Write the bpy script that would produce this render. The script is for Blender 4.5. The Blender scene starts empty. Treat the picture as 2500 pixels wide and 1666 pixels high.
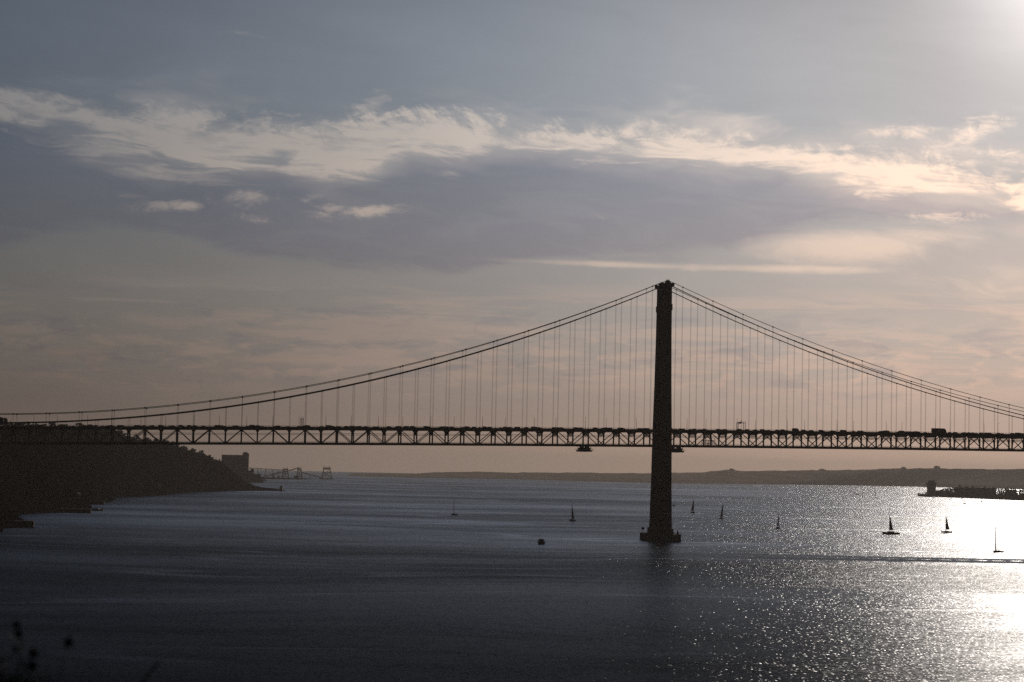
import bpy, bmesh, math, random
from mathutils import Vector, Matrix
R = math.radians
random.seed(7)
sc = bpy.context.scene
C = sc.collection

# ------------------------------------------------------------------ camera
CAM = Vector((-304.026, -1495.117, 51.7036))
yaw, pit, rol = 0.1263254, 0.0617519, 0.0220029
F = Vector((math.sin(yaw)*math.cos(pit), math.cos(yaw)*math.cos(pit), math.sin(pit)))
Rt = Vector((math.cos(yaw), -math.sin(yaw), 0)); Up = Rt.cross(F)
R2 = Rt*math.cos(rol) + Up*math.sin(rol); U2 = -Rt*math.sin(rol) + Up*math.cos(rol)
cd = bpy.data.cameras.new('camera'); cam = bpy.data.objects.new('camera', cd); C.objects.link(cam)
cam.matrix_world = Matrix(((R2.x, U2.x, -F.x, CAM.x), (R2.y, U2.y, -F.y, CAM.y), (R2.z, U2.z, -F.z, CAM.z), (0, 0, 0, 1)))
cd.sensor_width = 36; cd.lens = 4981.99/2500*36
cd.clip_start = 0.5; cd.clip_end = 120000
cd.dof.use_dof = True; cd.dof.focus_distance = 1500; cd.dof.aperture_fstop = 2.6
sc.camera = cam

# ------------------------------------------------------------------ exposure
sc.view_settings.view_transform = 'Standard'; sc.view_settings.look = 'None'
sc.view_settings.gamma = 1; sc.view_settings.exposure = -1.36
sc.cycles.use_denoising = False
sc.cycles.max_bounces = 6; sc.cycles.volume_bounces = 1; sc.cycles.diffuse_bounces = 2
sc.cycles.glossy_bounces = 3; sc.cycles.sample_clamp_indirect = 4

# ------------------------------------------------------------------ sun
SUN_AZ, SUN_EL = R(23.6), R(15.5)
sd = Vector((math.sin(SUN_AZ)*math.cos(SUN_EL), math.cos(SUN_AZ)*math.cos(SUN_EL), math.sin(SUN_EL)))
sl = bpy.data.lights.new('sun', 'SUN'); sl.energy = 2.0; sl.angle = R(0.53); sl.color = (1, 0.80, 0.63)
so = bpy.data.objects.new('sun', sl); C.objects.link(so)
so.rotation_euler = (-sd).to_track_quat('-Z', 'Y').to_euler(); so.location = (0, 0, 400)

# ------------------------------------------------------------------ node helpers
class N:
    """a node socket (or number) with arithmetic"""
    nt = None
    def __init__(s, v): s.v = v
    @staticmethod
    def m(op, *a, clamp=False):
        n = N.nt.nodes.new('ShaderNodeMath'); n.operation = op; n.use_clamp = clamp
        for i, x in enumerate(a):
            x = x.v if isinstance(x, N) else x
            if isinstance(x, (int, float)): n.inputs[i].default_value = x
            else: N.nt.links.new(x, n.inputs[i])
        return N(n.outputs[0])
    def __add__(s, o): return N.m('ADD', s, o)
    __radd__ = __add__
    def __sub__(s, o): return N.m('SUBTRACT', s, o)
    def __rsub__(s, o): return N.m('SUBTRACT', o, s)
    def __mul__(s, o): return N.m('MULTIPLY', s, o)
    __rmul__ = __mul__
    def __truediv__(s, o): return N.m('DIVIDE', s, o)
    def clamp(s): return N.m('ADD', s, 0.0, clamp=True)
def sstep(x, a, b):
    n = N.nt.nodes.new('ShaderNodeMapRange'); n.interpolation_type = 'SMOOTHSTEP'
    N.nt.links.new(x.v, n.inputs['Value'])
    for k, v in (('From Min', a), ('From Max', b)):
        if isinstance(v, N): N.nt.links.new(v.v, n.inputs[k])
        else: n.inputs[k].default_value = v
    return N(n.outputs['Result'])
def vec(x, y, z=0.0):
    n = N.nt.nodes.new('ShaderNodeCombineXYZ')
    for i, q in enumerate((x, y, z)):
        if isinstance(q, N): N.nt.links.new(q.v, n.inputs[i])
        else: n.inputs[i].default_value = q
    return n.outputs[0]
def noise(v, scale, detail=3, rough=0.5, dist=0.0, color=False):
    n = N.nt.nodes.new('ShaderNodeTexNoise'); N.nt.links.new(v, n.inputs['Vector'])
    n.inputs['Scale'].default_value = scale; n.inputs['Detail'].default_value = detail
    n.inputs['Roughness'].default_value = rough; n.inputs['Distortion'].default_value = dist
    return n.outputs['Color'] if color else N(n.outputs['Fac'])
def mixc(f, a, b, mode='MIX'):
    n = N.nt.nodes.new('ShaderNodeMix'); n.data_type = 'RGBA'; n.blend_type = mode
    for i, q in ((0, f), (6, a), (7, b)):
        q = q.v if isinstance(q, N) else q
        if isinstance(q, (int, float)): n.inputs[i].default_value = q
        elif isinstance(q, tuple): n.inputs[i].default_value = (*q, 1)
        else: N.nt.links.new(q, n.inputs[i])
    return n.outputs[2]
def curve(x, pts, lo, hi, x0=-7.5, x1=22.0):
    """piecewise smooth function of x through pts [(x, y)]"""
    n = N.nt.nodes.new('ShaderNodeFloatCurve')
    N.nt.links.new(((x - x0)/(x1 - x0)).clamp().v, n.inputs['Value'])
    c = n.mapping.curves[0]
    P = [((a - x0)/(x1 - x0), (b - lo)/(hi - lo)) for a, b in pts]
    P = [(min(max(a, 0), 1), min(max(b, 0), 1)) for a, b in P]
    c.points[0].location = P[0]; c.points[1].location = P[-1]
    for q in P[1:-1]: c.points.new(*q)
    n.mapping.update()
    return N(n.outputs[0])*(hi - lo) + lo

# ------------------------------------------------------------------ sky
w = bpy.data.worlds.new('World'); sc.world = w; w.use_nodes = True
nt = w.node_tree; nt.nodes.clear(); N.nt = nt
tc = nt.nodes.new('ShaderNodeTexCoord'); sp = nt.nodes.new('ShaderNodeSeparateXYZ')
nt.links.new(tc.outputs['Generated'], sp.inputs[0])
dx, dy, dz = (N(sp.outputs[i]) for i in range(3))
sky = nt.nodes.new('ShaderNodeTexSky'); sky.sky_type = 'NISHITA'; sky.sun_disc = False
sky.sun_elevation = SUN_EL; sky.sun_rotation = SUN_AZ; sky.altitude = 50
sky.air_density = 1.0; sky.dust_density = 1.5; sky.ozone_density = 1.5
nt.links.new(vec(dx, dy, N.m('MAXIMUM', dz, 0.004)), sky.inputs['Vector'])
U = N.m('ARCTAN2', dx, dy)*57.29578
V = N.m('ARCSINE', dz)*57.29578
dot = dx*sd.x + dy*sd.y + dz*sd.z
ang = N.m('ARCCOSINE', N.m('MINIMUM', dot, 0.999999))*57.29578      # degrees from the sun
# streaky coordinates: long in azimuth, fine in elevation, sloping gently down to the right
W1 = (noise(vec(U*0.16, V*0.5, 3.1), 1.0, 3) - 0.5)
Vs = V + U*0.06                                              # runs parallel to the main cloud band
Vw = Vs + W1*1.8
Uw = U + (noise(vec(U*0.35, V*0.6, 8.0), 1.0, 4) - 0.5)*3.0
fine = noise(vec(Uw*0.42, Vw*1.9, 0.0), 1.0, 9, 0.64, 0.25)         # fibrous cloud structure
thread = noise(vec(Uw*0.7, Vw*5.0, 9.0), 1.0, 7, 0.6, 0.2)
feather = noise(vec((U + V*1.1)*2.3, (V - U*0.35)*1.3, 5.0), 1.0, 9, 0.7, 0.5)   # combed-up wisps
puff = noise(vec(U*1.5 + W1*2, V*2.6, 15.0), 1.0, 9, 0.68, 0.6)
broad = noise(vec(Uw*0.20, Vw*0.7, 2.0), 1.0, 4, 0.5)
def blob(x0, y0, rx, ry, rot=0.0):
    c_, s_ = math.cos(rot), math.sin(rot)
    a_ = ((U - x0)*c_ + (V - y0)*s_)/rx; b_ = ((V - y0)*c_ - (U - x0)*s_)/ry
    return N.m('EXPONENT', (a_*a_ + b_*b_)*-1.0)
top = curve(U, [(-7.12, 10.07), (-5.91, 10.04), (-4.91, 9.84), (-3.79, 9.66), (-2.10, 9.75), (-0.40, 9.62), (1.89, 9.66), (3.62, 9.98), (4.77, 9.98), (5.94, 9.79), (7.10, 9.67), (9.42, 9.69), (11.15, 9.73), (12.88, 9.59), (14.61, 9.22), (16.31, 9.10), (17.44, 9.10), (18.56, 8.90), (20.23, 8.40), (21.32, 8.22)], -1, 14)
bot = curve(U, [(-7.09, 9.16), (-5.43, 8.90), (-3.75, 8.45), (-2.05, 8.06), (-0.35, 8.04), (0.79, 8.26), (1.94, 7.96), (3.09, 7.94), (4.23, 8.60), (5.50, 8.67), (7.12, 8.85), (8.86, 8.79), (12.33, 8.58), (14.62, 8.37), (15.76, 8.09), (17.45, 7.81), (19.13, 7.63), (20.23, 7.51), (21.33, 7.23)], -1, 14)
low = curve(U, [(-6.96, 5.72), (-4.78, 6.16), (-2.55, 6.14), (0.18, 5.56), (3.16, 5.33), (5.47, 5.35), (7.19, 5.62), (8.92, 5.79), (12.37, 5.75), (13.85, 6.21), (15.78, 6.73), (18.02, 6.96), (19.13, 6.96), (21.33, 6.78)], -1, 14)
f1 = fine - 0.5; f2 = feather - 0.5; f3 = broad - 0.5; f4 = thread - 0.5; f5 = puff - 0.5
comb = sstep(U, 1.0, 3.5)*sstep(U, 11.0, 7.0)*1.4 + 0.7
edge_t = sstep(top - V + f2*comb + f1*1.5 + f5*1.1, -0.10, 0.60)
edge_b = sstep(V - bot + f1*2.0 + f4*0.8, -0.10, 0.50)
body = sstep(f1*1.0 + f4*0.6 + f3*0.5 + f5*0.5 + 0.60, 0.36, 0.66)
band = edge_t*edge_b*(0.58 + body*0.52)
halo = sstep(top - V + f3*3.5 + f1*1.5, -0.8, 0.7)*sstep(V - bot + f3*3.0, -0.7, 0.5)*0.30
veil = sstep(bot - V + f1*1.2, -0.45, 0.25)*sstep(V - low + f1*0.9 + f3*1.2, -0.12, 0.42)*(sstep(U + f3*5.0, -5.4, -0.8)*0.25 + 0.75)*(0.72 + sstep(fine, 0.35, 0.6)*0.35)
def gather(L):
    a_ = None
    for (x0, y0, rx, ry, rot, amp) in L:
        q = blob(x0, y0, rx, ry, rot)*amp
        a_ = q if a_ is None else N.m('MAXIMUM', a_, q)
    return a_
wisps = gather([(-2.35, 7.00, 1.15, 0.18, 0.030, 1.00), (-1.40, 7.26, 0.21, 0.30, 0.000, 0.60), (-0.10, 7.29, 0.75, 0.30, 0.100, 0.70), (-0.31, 6.79, 1.03, 0.14, -0.050, 0.70), (1.97, 7.08, 0.69, 0.23, 0.050, 0.75), (3.23, 7.05, 1.09, 0.25, 0.130, 1.10), (1.62, 7.32, 0.80, 0.18, 0.000, 0.50), (18.00, 9.46, 1.26, 0.18, 0.000, 0.95), (19.89, 9.41, 1.15, 0.34, 0.350, 1.10), (20.99, 8.78, 1.03, 0.25, -0.200, 0.90), (19.02, 7.13, 1.26, 0.18, 0.000, 0.85), (21.11, 7.39, 0.92, 0.21, -0.200, 0.80), (3.09, 10.04, 0.69, 0.30, 0.500, 0.90), (-0.75, 11.82, 1.03, 0.13, 0.000, 0.40), (9.82, 7.01, 1.49, 0.34, 0.000, 0.20)])
wisps = sstep(wisps*1.0 + f5*2.2 + f4*1.4 + f1*1.0, 0.22, 1.45)*sstep(wisps, 0.05, 0.35)
soft = gather([(16.46, 6.28, 2.76, 0.48, 0.000, 1.10), (18.80, 6.57, 1.96, 0.44, 0.000, 0.75), (10.07, 5.74, 2.99, 0.10, -0.020, 1.00), (14.09, 5.69, 3.68, 0.14, 0.000, 0.90), (-2.33, 9.87, 3.79, 0.52, -0.100, 0.30), (3.02, 10.66, 3.45, 0.69, 0.000, 0.12), (13.46, 9.61, 2.65, 0.52, -0.150, 0.45), (20.91, 5.22, 3.45, 0.69, 0.000, 0.40)])
soft = sstep(soft + f1*1.2 + f3*0.9 + f4*0.4, 0.15, 1.1)*sstep(soft, 0.02, 0.3)
under = gather([(-2.38, 7.90, 2.76, 0.30, -0.060, 0.90), (1.71, 8.06, 2.65, 0.25, -0.120, 0.90), (-4.31, 8.54, 2.30, 0.34, -0.050, 0.80), (4.82, 8.22, 1.38, 0.18, -0.100, 0.50), (-3.71, 7.22, 0.92, 0.16, 0.000, 0.30)])                                    # broken streaks hanging under the band at the left
under = sstep(under + f1*2.0 + f4*1.4, 0.30, 1.15)*sstep(under, 0.05, 0.4)
lowstreak = sstep(noise(vec(Uw*0.15, (V + U*0.012)*1.7 + W1, 7.0), 1.0, 8, 0.62, 0.3), 0.47, 0.60)*sstep(V, 1.6, 3.0)*sstep(V, 5.4, 4.3)
mottle = sstep(noise(vec(Uw*0.8, V*3.0, 11.0), 1.0, 8, 0.66, 0.4) + f3*0.3, 0.46, 0.62)*sstep(V, 1.4, 2.8)*sstep(V, 4.6, 3.4)
grey_up = sstep(V, 7.2, 5.2)*sstep(V, 2.2, 3.6)*sstep(U, 8.0, -3.0)
bw = nt.nodes.new('ShaderNodeRGBToBW'); nt.links.new(sky.outputs[0], bw.inputs[0])
grey = nt.nodes.new('ShaderNodeCombineColor')
for i in range(3): nt.links.new(bw.outputs[0], grey.inputs[i])
base = mixc(0.45, sky.outputs[0], grey.outputs[0])
def scale_(c, k):                                            # c * k
    n = nt.nodes.new('ShaderNodeVectorMath'); n.operation = 'SCALE'
    nt.links.new(c, n.inputs[0]); nt.links.new(k.v, n.inputs['Scale']); return n.outputs[0]
# thin high overcast: blue-grey above, mauve-beige towards the horizon, clear dark blue overhead
tint = mixc(sstep(V, 0.5, 5.5), (.78, .735, .86), (.95, .98, 1.15))
tint = mixc(sstep(V, 4.5, 10.0), tint, (.95, 1.11, 1.40))
tint = mixc(sstep(V, 11.5, 20.0), tint, (.07, .10, .19))
base = mixc(1.0, base, tint, 'MULTIPLY')
base = mixc(sstep(V, 1.6, 0.0), base, mixc(1.0, base, (1.30, 1.24, 1.16), 'MULTIPLY'))
warm = sstep(ang, 17.0, 3.0)
base = mixc(warm*0.7, base, mixc(1.0, base, (1.16, 1.0, 0.90), 'MULTIPLY'))
L_ = N(bw.outputs[0])
lowlift = sstep(V, 5.0, 0.5)*sstep(U, -5.0, 4.0)*0.16
# brightness of the overcast falls off away from the sun
base = scale_(base, N.m('POWER', L_, -0.35)*1.15*(sstep(ang, 75.0, 8.0)*0.7 + 0.3)*(sstep(ang, 34.0, 9.0)*0.22 + 0.78)*(1.0 + N.m('EXPONENT', ang*ang*-0.10)*2.8))
base = scale_(base, 1.0 + f1*0.10 + f3*0.16 + lowlift)
col = base
col = mixc(grey_up*0.5, col, mixc(1.0, base, (1.06, 1.0, 0.90), 'MULTIPLY'))
col = mixc(veil*0.9, col, mixc(1.0, base, (.77, .765, .84), 'MULTIPLY'))
col = mixc(N.m('MAXIMUM', mottle*0.75, lowstreak*0.75).clamp(), col, mixc(1.0, base, (1.34, 1.17, 1.07), 'MULTIPLY'))
patchy = 1.2*sstep(noise(vec(Uw*0.5, V*2.0, 21.0), 1.0, 7, 0.62, 0.3), 0.50, 0.66)*sstep(V, 1.6, 2.6)*sstep(V, 5.2, 3.8)
col = mixc(patchy*0.5, col, mixc(1.0, base, (0.78, 0.81, 0.90), 'MULTIPLY'))
bright = mixc(1.0, base, (2.2, 1.79, 1.46), 'MULTIPLY')
col = mixc(soft*0.5, col, bright)
col = mixc(halo.clamp(), col, bright)
col = mixc(under*0.65, col, bright)
col = mixc(band.clamp(), col, bright)
col = mixc(wisps*0.8, col, bright)

bg = nt.nodes.new('ShaderNodeBackground'); out = nt.nodes.new('ShaderNodeOutputWorld')
nt.links.new(col, bg.inputs['Color']); bg.inputs['Strength'].default_value = 0.1
nt.links.new(bg.outputs[0], out.inputs['Surface'])
w.cycles.sampling_method = 'MANUAL'; w.cycles.sample_map_resolution = 1024

# ------------------------------------------------------------------ materials
def mat(name, color, rough=0.7, metal=0.0, vary=0.0, scale=0.5, spec=0.5):
    m = bpy.data.materials.new(name); m.use_nodes = True; t = m.node_tree; N.nt = t
    b = t.nodes['Principled BSDF']
    b.inputs['Base Color'].default_value = (*color, 1); b.inputs['Roughness'].default_value = rough
    b.inputs['Metallic'].default_value = metal; b.inputs['Specular IOR Level'].default_value = spec
    if vary:
        g = t.nodes.new('ShaderNodeTexCoord')
        f = noise(g.outputs['Object'], scale, 5, 0.6)
        lo = tuple(c*(1 - vary) for c in color); hi = tuple(min(1, c*(1 + vary)) for c in color)
        t.links.new(mixc(sstep(f, 0.3, 0.7), lo, hi), b.inputs['Base Color'])
    return m
M = dict(
    steel=mat('painted_bridge_steel', (0.045, 0.016, 0.013), 0.75, 0, 0.35, 0.3, 0.15),
    cable=mat('cable_steel', (0.04, 0.015, 0.013), 0.6, spec=0.3),
    asphalt=mat('asphalt', (0.05, 0.05, 0.05), 0.9, 0, 0.2, 0.5),
    concrete=mat('weathered_concrete', (0.07, 0.062, 0.055), 0.9, 0, 0.35, 0.25, 0.2),
    darkmetal=mat('dark_metal', (0.05, 0.05, 0.055), 0.6),
    galv=mat('galvanised_steel', (0.2, 0.2, 0.2), 0.5, 0.3),
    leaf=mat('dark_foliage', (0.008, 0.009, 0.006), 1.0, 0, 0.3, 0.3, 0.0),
    leaf2=mat('olive_foliage', (0.011, 0.013, 0.008), 0.8, 0, 0.4, 0.3, 0.15),
    bark=mat('bark', (0.05, 0.04, 0.03), 0.9, 0, 0.3, 2),
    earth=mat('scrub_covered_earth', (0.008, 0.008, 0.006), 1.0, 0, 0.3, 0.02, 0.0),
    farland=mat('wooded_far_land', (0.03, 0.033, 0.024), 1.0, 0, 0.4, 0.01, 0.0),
    farhill=mat('haze_paled_far_hills', (0.60, 0.54, 0.50), 1.0, 0, 0.25, 0.004, 0.0),  # base colour lightened beyond pale built-up land to stand in for haze
    conc2=mat('silo_concrete', (0.14, 0.13, 0.12), 0.9, 0, 0.2, 0.1),
    plaster=mat('pale_plaster', (0.55, 0.47, 0.38), 0.85, 0, 0.12, 0.4),
    tile=mat('clay_roof_tile', (0.22, 0.09, 0.05), 0.8, 0, 0.3, 1.5),
    glass=mat('window_glass', (0.03, 0.035, 0.04), 0.1),
    stone=mat('pale_limestone', (0.36, 0.33, 0.28), 0.85, 0, 0.2, 0.2),
    hull_w=mat('white_hull', (0.6, 0.6, 0.58), 0.35),
    hull_d=mat('dark_hull', (0.04, 0.045, 0.06), 0.35),
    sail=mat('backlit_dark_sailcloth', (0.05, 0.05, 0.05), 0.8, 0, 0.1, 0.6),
    mast=mat('mast_alloy', (0.25, 0.25, 0.25), 0.45, 0.6),
    yellow=mat('varnished_spar', (0.62, 0.4, 0.14), 0.45),
    car_dark=mat('dark_car_paint', (0.03, 0.03, 0.035), 0.3), car_grey=mat('grey_car_paint', (0.16, 0.16, 0.17), 0.3),
    car_white=mat('white_car_paint', (0.6, 0.6, 0.6), 0.3), car_red=mat('red_car_paint', (0.25, 0.03, 0.02), 0.3),
    rubber=mat('rubber', (0.02, 0.02, 0.02), 0.9), stem=mat('dry_stem', (0.05, 0.04, 0.025), 0.9, 0, 0.3, 20),
    signface=mat('sign_back', (0.12, 0.13, 0.13), 0.6),
)
# ------------------------------------------------------------------ mesh helpers
class MB:
    def __init__(s): s.v = []; s.f = []; s.mi = []; s.mats = []
    def mslot(s, m):
        if m not in s.mats: s.mats.append(m)
        return s.mats.index(m)
    def add(s, vs, fs, m=None):
        o = len(s.v); s.v += [tuple(q) for q in vs]; k = s.mslot(m) if m else 0
        for f in fs: s.f.append([i + o for i in f]); s.mi.append(k)
        return s
    def box(s, x0, x1, y0, y1, z0, z1, m=None):
        return s.add([(x, y, z) for z in (z0, z1) for y in (y0, y1) for x in (x0, x1)],
                     [(0, 2, 3, 1), (4, 5, 7, 6), (0, 1, 5, 4), (2, 6, 7, 3), (0, 4, 6, 2), (1, 3, 7, 5)], m)
    def hull(s, rings, m=None, cap=True):
        n = len(rings[0]); vs = [p for r in rings for p in r]; fs = []
        for i in range(len(rings) - 1):
            for j in range(n):
                k = (j + 1) % n; fs.append((i*n + j, i*n + k, (i + 1)*n + k, (i + 1)*n + j))
        if cap: fs += [tuple(range(n))[::-1], tuple(range((len(rings) - 1)*n, len(rings)*n))]
        return s.add(vs, fs, m)
    def bar(s, a, b, w, h=None, m=None, n=4):
        a = Vector(a); b = Vector(b); d = (b - a).normalized()
        u = d.cross(Vector((0, 0, 1)));
        if u.length < 1e-3: u = Vector((1, 0, 0))
        u.normalize(); t = u.cross(d); h = w if h is None else h
        ring = [(u*math.cos(q)*w/2*1.414 + t*math.sin(q)*h/2*1.414) if n == 4 else (u*math.cos(q)*w/2 + t*math.sin(q)*h/2)
                for q in [2*math.pi*(i + .5)/n for i in range(n)]]
        return s.hull([[a + q for q in ring], [b + q for q in ring]], m)
    def tube(s, pts, r, n=6, m=None):
        rings = []
        for i, p in enumerate(pts):
            p = Vector(p); d = (Vector(pts[min(i + 1, len(pts) - 1)]) - Vector(pts[max(i - 1, 0)])).normalized()
            u = d.cross(Vector((0, 0, 1)))
            if u.length < 1e-3: u = Vector((1, 0, 0))
            u.normalize(); t = u.cross(d); rr = r[i] if isinstance(r, (list, tuple)) else r
            rings.append([p + (u*math.cos(2*math.pi*k/n) + t*math.sin(2*math.pi*k/n))*rr for k in range(n)])
        return s.hull(rings, m)
    def leaf(s, c, r, m=None):
        a = Vector((random.gauss(0, 1), random.gauss(0, 1), random.gauss(0, 1))).normalized()
        b = a.cross(Vector((random.gauss(0, 1), random.gauss(0, 1), random.gauss(0, 1)))).normalized()
        c = Vector(c)
        return s.add([c - a*r - b*r*.6, c + a*r - b*r*.5, c + a*r*.8 + b*r*.6, c - a*r*.7 + b*r*.7], [(0, 1, 2, 3)], m)
    def mesh(s, name, m=None):
        me = bpy.data.meshes.new(name); me.from_pydata(s.v, [], s.f)
        ms = s.mats or [m]
        for q in ms: me.materials.append(q)
        if len(ms) > 1: me.polygons.foreach_set('material_index', s.mi)
        me.update(); return me
    def build(s, name, m=None, parent=None, loc=None, rz=0, smooth=False):
        me = s.mesh(name, m)
        if smooth: me.polygons.foreach_set('use_smooth', [True]*len(me.polygons))
        o = bpy.data.objects.new(name, me); C.objects.link(o)
        if loc: o.location = loc
        o.rotation_euler.z = rz
        if parent: o.parent = parent
        return o
def link(name, me, parent=None, loc=(0, 0, 0), rz=0):
    o = bpy.data.objects.new(name, me); C.objects.link(o); o.location = loc; o.rotation_euler.z = rz
    if parent: o.parent = parent
    return o
def tag(o, label=None, cat=None, group=None, kind=None):
    for k, v in (('label', label), ('category', cat), ('group', group), ('kind', kind)):
        if v: o[k] = v
    return o
def empty(name, loc=(0, 0, 0), rz=0):
    o = bpy.data.objects.new(name, None); C.objects.link(o); o.location = loc; o.rotation_euler.z = rz; return o
def copy_tree(o, parent=None):
    c = o.copy(); C.objects.link(c); c.parent = parent
    for ch in list(o.children): copy_tree(ch, c)
    return c
def sea_z(x, y):                                             # the sea follows the curve of the earth
    return -((x - CAM.x)**2 + (y - CAM.y)**2)/2/6.371e6

# ------------------------------------------------------------------ water
mw = bpy.data.materials.new('river_water'); mw.use_nodes = True; N.nt = t = mw.node_tree
b = t.nodes['Principled BSDF']
gp = t.nodes.new('ShaderNodeNewGeometry'); sp = t.nodes.new('ShaderNodeSeparateXYZ'); t.links.new(gp.outputs['Position'], sp.inputs[0])
X_, Y_ = N(sp.outputs[0]), N(sp.outputs[1])
# wind and current patches change how choppy the surface is
pw = noise(vec(X_*0.0012, Y_*0.0012, 4.0), 1.0, 2)*700
patch = noise(vec(X_*0.0016, (Y_ + pw)*0.0036, 0.0), 1.0, 6, 0.6)
patch2 = noise(vec(X_*0.007, (Y_ + pw)*0.028, 2.0), 1.0, 4, 0.6)
big = noise(vec(X_*0.0011 + patch*0.5, (Y_ + pw*1.4)*0.0024, 9.0), 1.0, 3, 0.5)
chop = sstep(patch*0.5 + patch2*0.2 + big*0.3, 0.41, 0.59)
# eddies trailing either side of the bridge pier
eddy = sstep(N.m('ABSOLUTE', Y_ + 22.0 + (noise(vec(X_*0.02, Y_*0.02, 3.0), 1.0, 3) - 0.5)*60.0 + X_*0.12), 16.0, 4.0)*sstep(N.m('ABSOLUTE', X_), 190.0, 20.0)
chop = (chop*(1.0 - eddy*0.7))
# a wake: two smooth lanes with a rougher one between
wk = (X_*0.178 + (Y_ + 218.0)*0.984) + (noise(vec(X_*0.01, Y_*0.01, 1.0), 1.0, 2) - 0.5)*26
on = sstep(X_, -60.0, 60.0)
def lane(c, h): return sstep(N.m('ABSOLUTE', wk - c), h, h*0.35)*on
lanes = (lane(14.0, 9.0) + lane(-14.0, 11.0)).clamp()
chop = chop*(1.0 - lanes*0.6)
c1 = noise(vec(X_*0.95, Y_*0.36, 0.0), 1.0, 3, 0.65, 0.0, True)
c2 = noise(vec(X_*0.16, Y_*0.24, 7.0), 1.0, 2, 0.5, 0.0, True)
def sep(c):
    n = t.nodes.new('ShaderNodeSeparateColor'); t.links.new(c, n.inputs[0]); return N(n.outputs[0]) - 0.5, N(n.outputs[1]) - 0.5
a1, b1 = sep(c1); a2, b2 = sep(c2)
amp = chop*0.75 + 0.3
sx = (a1*1.0 + a2*0.5)*amp; sy = (b1*1.0 + b2*0.5)*amp
nrm = t.nodes.new('ShaderNodeVectorMath'); nrm.operation = 'NORMALIZE'; t.links.new(vec(sx, sy, 1.0), nrm.inputs[0])
# rough sea: reflection lobe as wide as the slopes of the unresolved ripples
g1 = t.nodes.new('ShaderNodeBsdfAnisotropic'); g1.distribution = 'BECKMANN'; t.links.new(nrm.outputs[0], g1.inputs['Normal'])
g1.inputs['Color'].default_value = (0.76, 0.87, 1.0, 1); t.links.new((chop*0.07 + 0.39).v, g1.inputs['Roughness'])
# crisp little facets that catch the sun, one slope per ripple
def facets(sx_, sy_, s_):
    vo = t.nodes.new('ShaderNodeTexVoronoi'); vo.inputs['Scale'].default_value = 1.0
    t.links.new(vec(X_*sx_ + a2*3.0, Y_*sy_ + b2*3.0, s_), vo.inputs['Vector'])
    c = t.nodes.new('ShaderNodeSeparateColor'); t.links.new(vo.outputs['Color'], c.inputs[0])
    wn = t.nodes.new('ShaderNodeTexWhiteNoise'); t.links.new(vo.outputs['Color'], wn.inputs['Vector'])
    c2 = t.nodes.new('ShaderNodeSeparateColor'); t.links.new(wn.outputs['Color'], c2.inputs[0])
    return (N(c.outputs[0]) + N(c.outputs[1]) + N(c2.outputs[0]) - 1.5), (N(c.outputs[2]) + N(c2.outputs[1]) + N(c2.outputs[2]) - 1.5)
fx, fy = facets(3.0, 1.0, 0.0)
k_ = (chop*0.32 + 0.68)*0.46
n2 = t.nodes.new('ShaderNodeVectorMath'); n2.operation = 'NORMALIZE'; t.links.new(vec(fx*k_, fy*k_, 1.0), n2.inputs[0])
g2 = t.nodes.new('ShaderNodeBsdfAnisotropic'); g2.distribution = 'BECKMANN'; t.links.new(n2.outputs[0], g2.inputs['Normal'])
g2.inputs['Color'].default_value = (0.76, 0.87, 1.0, 1); g2.inputs['Roughness'].default_value = 0.27
mg = t.nodes.new('ShaderNodeMixShader'); mg.inputs[0].default_value = 0.42
t.links.new(g1.outputs[0], mg.inputs[1]); t.links.new(g2.outputs[0], mg.inputs[2])
b.inputs['Base Color'].default_value = (0.004, 0.008, 0.014, 1); b.inputs['Specular IOR Level'].default_value = 0.0; b.inputs['Roughness'].default_value = 1.0
# thin curved current lines and old wakes
cn = noise(vec(X_*0.0021 + pw*0.0006, Y_*0.0052 + pw*0.002, 31.0), 1.0, 2, 0.45)
curr = sstep(N.m('ABSOLUTE', cn - 0.5), 0.016, 0.002)*sstep(patch2, 0.42, 0.60)
fr = t.nodes.new('ShaderNodeFresnel'); fr.inputs['IOR'].default_value = 1.33
refl = N.m('MINIMUM', N.m('POWER', N(fr.outputs[0]), 4.0), 0.5)*(1.30 - chop*0.58 + eddy*0.4 + curr*0.8)                  # steep wave faces hide the grazing mirror
mx = t.nodes.new('ShaderNodeMixShader'); t.links.new(refl.v, mx.inputs[0])
t.links.new(b.outputs[0], mx.inputs[1]); t.links.new(mg.outputs[0], mx.inputs[2])
t.links.new(mx.outputs[0], t.nodes['Material Output'].inputs['Surface'])

rings = [60, 120, 250, 400, 600, 900, 1300, 1800, 2500, 3500, 5000, 7000, 10000, 14000, 19000, 28000]
seg = 120; wv = [(CAM.x, CAM.y, 0)]; wf = []
for r_ in rings:
    for k in range(seg):
        a_ = 2*math.pi*k/seg; wv.append((CAM.x + r_*math.sin(a_), CAM.y + r_*math.cos(a_), -r_*r_/2/6.371e6))
for k in range(seg):
    k2 = (k + 1) % seg; wf.append((0, 1 + k2, 1 + k))
    for i in range(len(rings) - 1): wf.append((1 + i*seg + k, 1 + i*seg + k2, 1 + (i + 1)*seg + k2, 1 + (i + 1)*seg + k))
o = MB().add(wv, wf).build('water', mw, smooth=True); tag(o, kind='structure')

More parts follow.
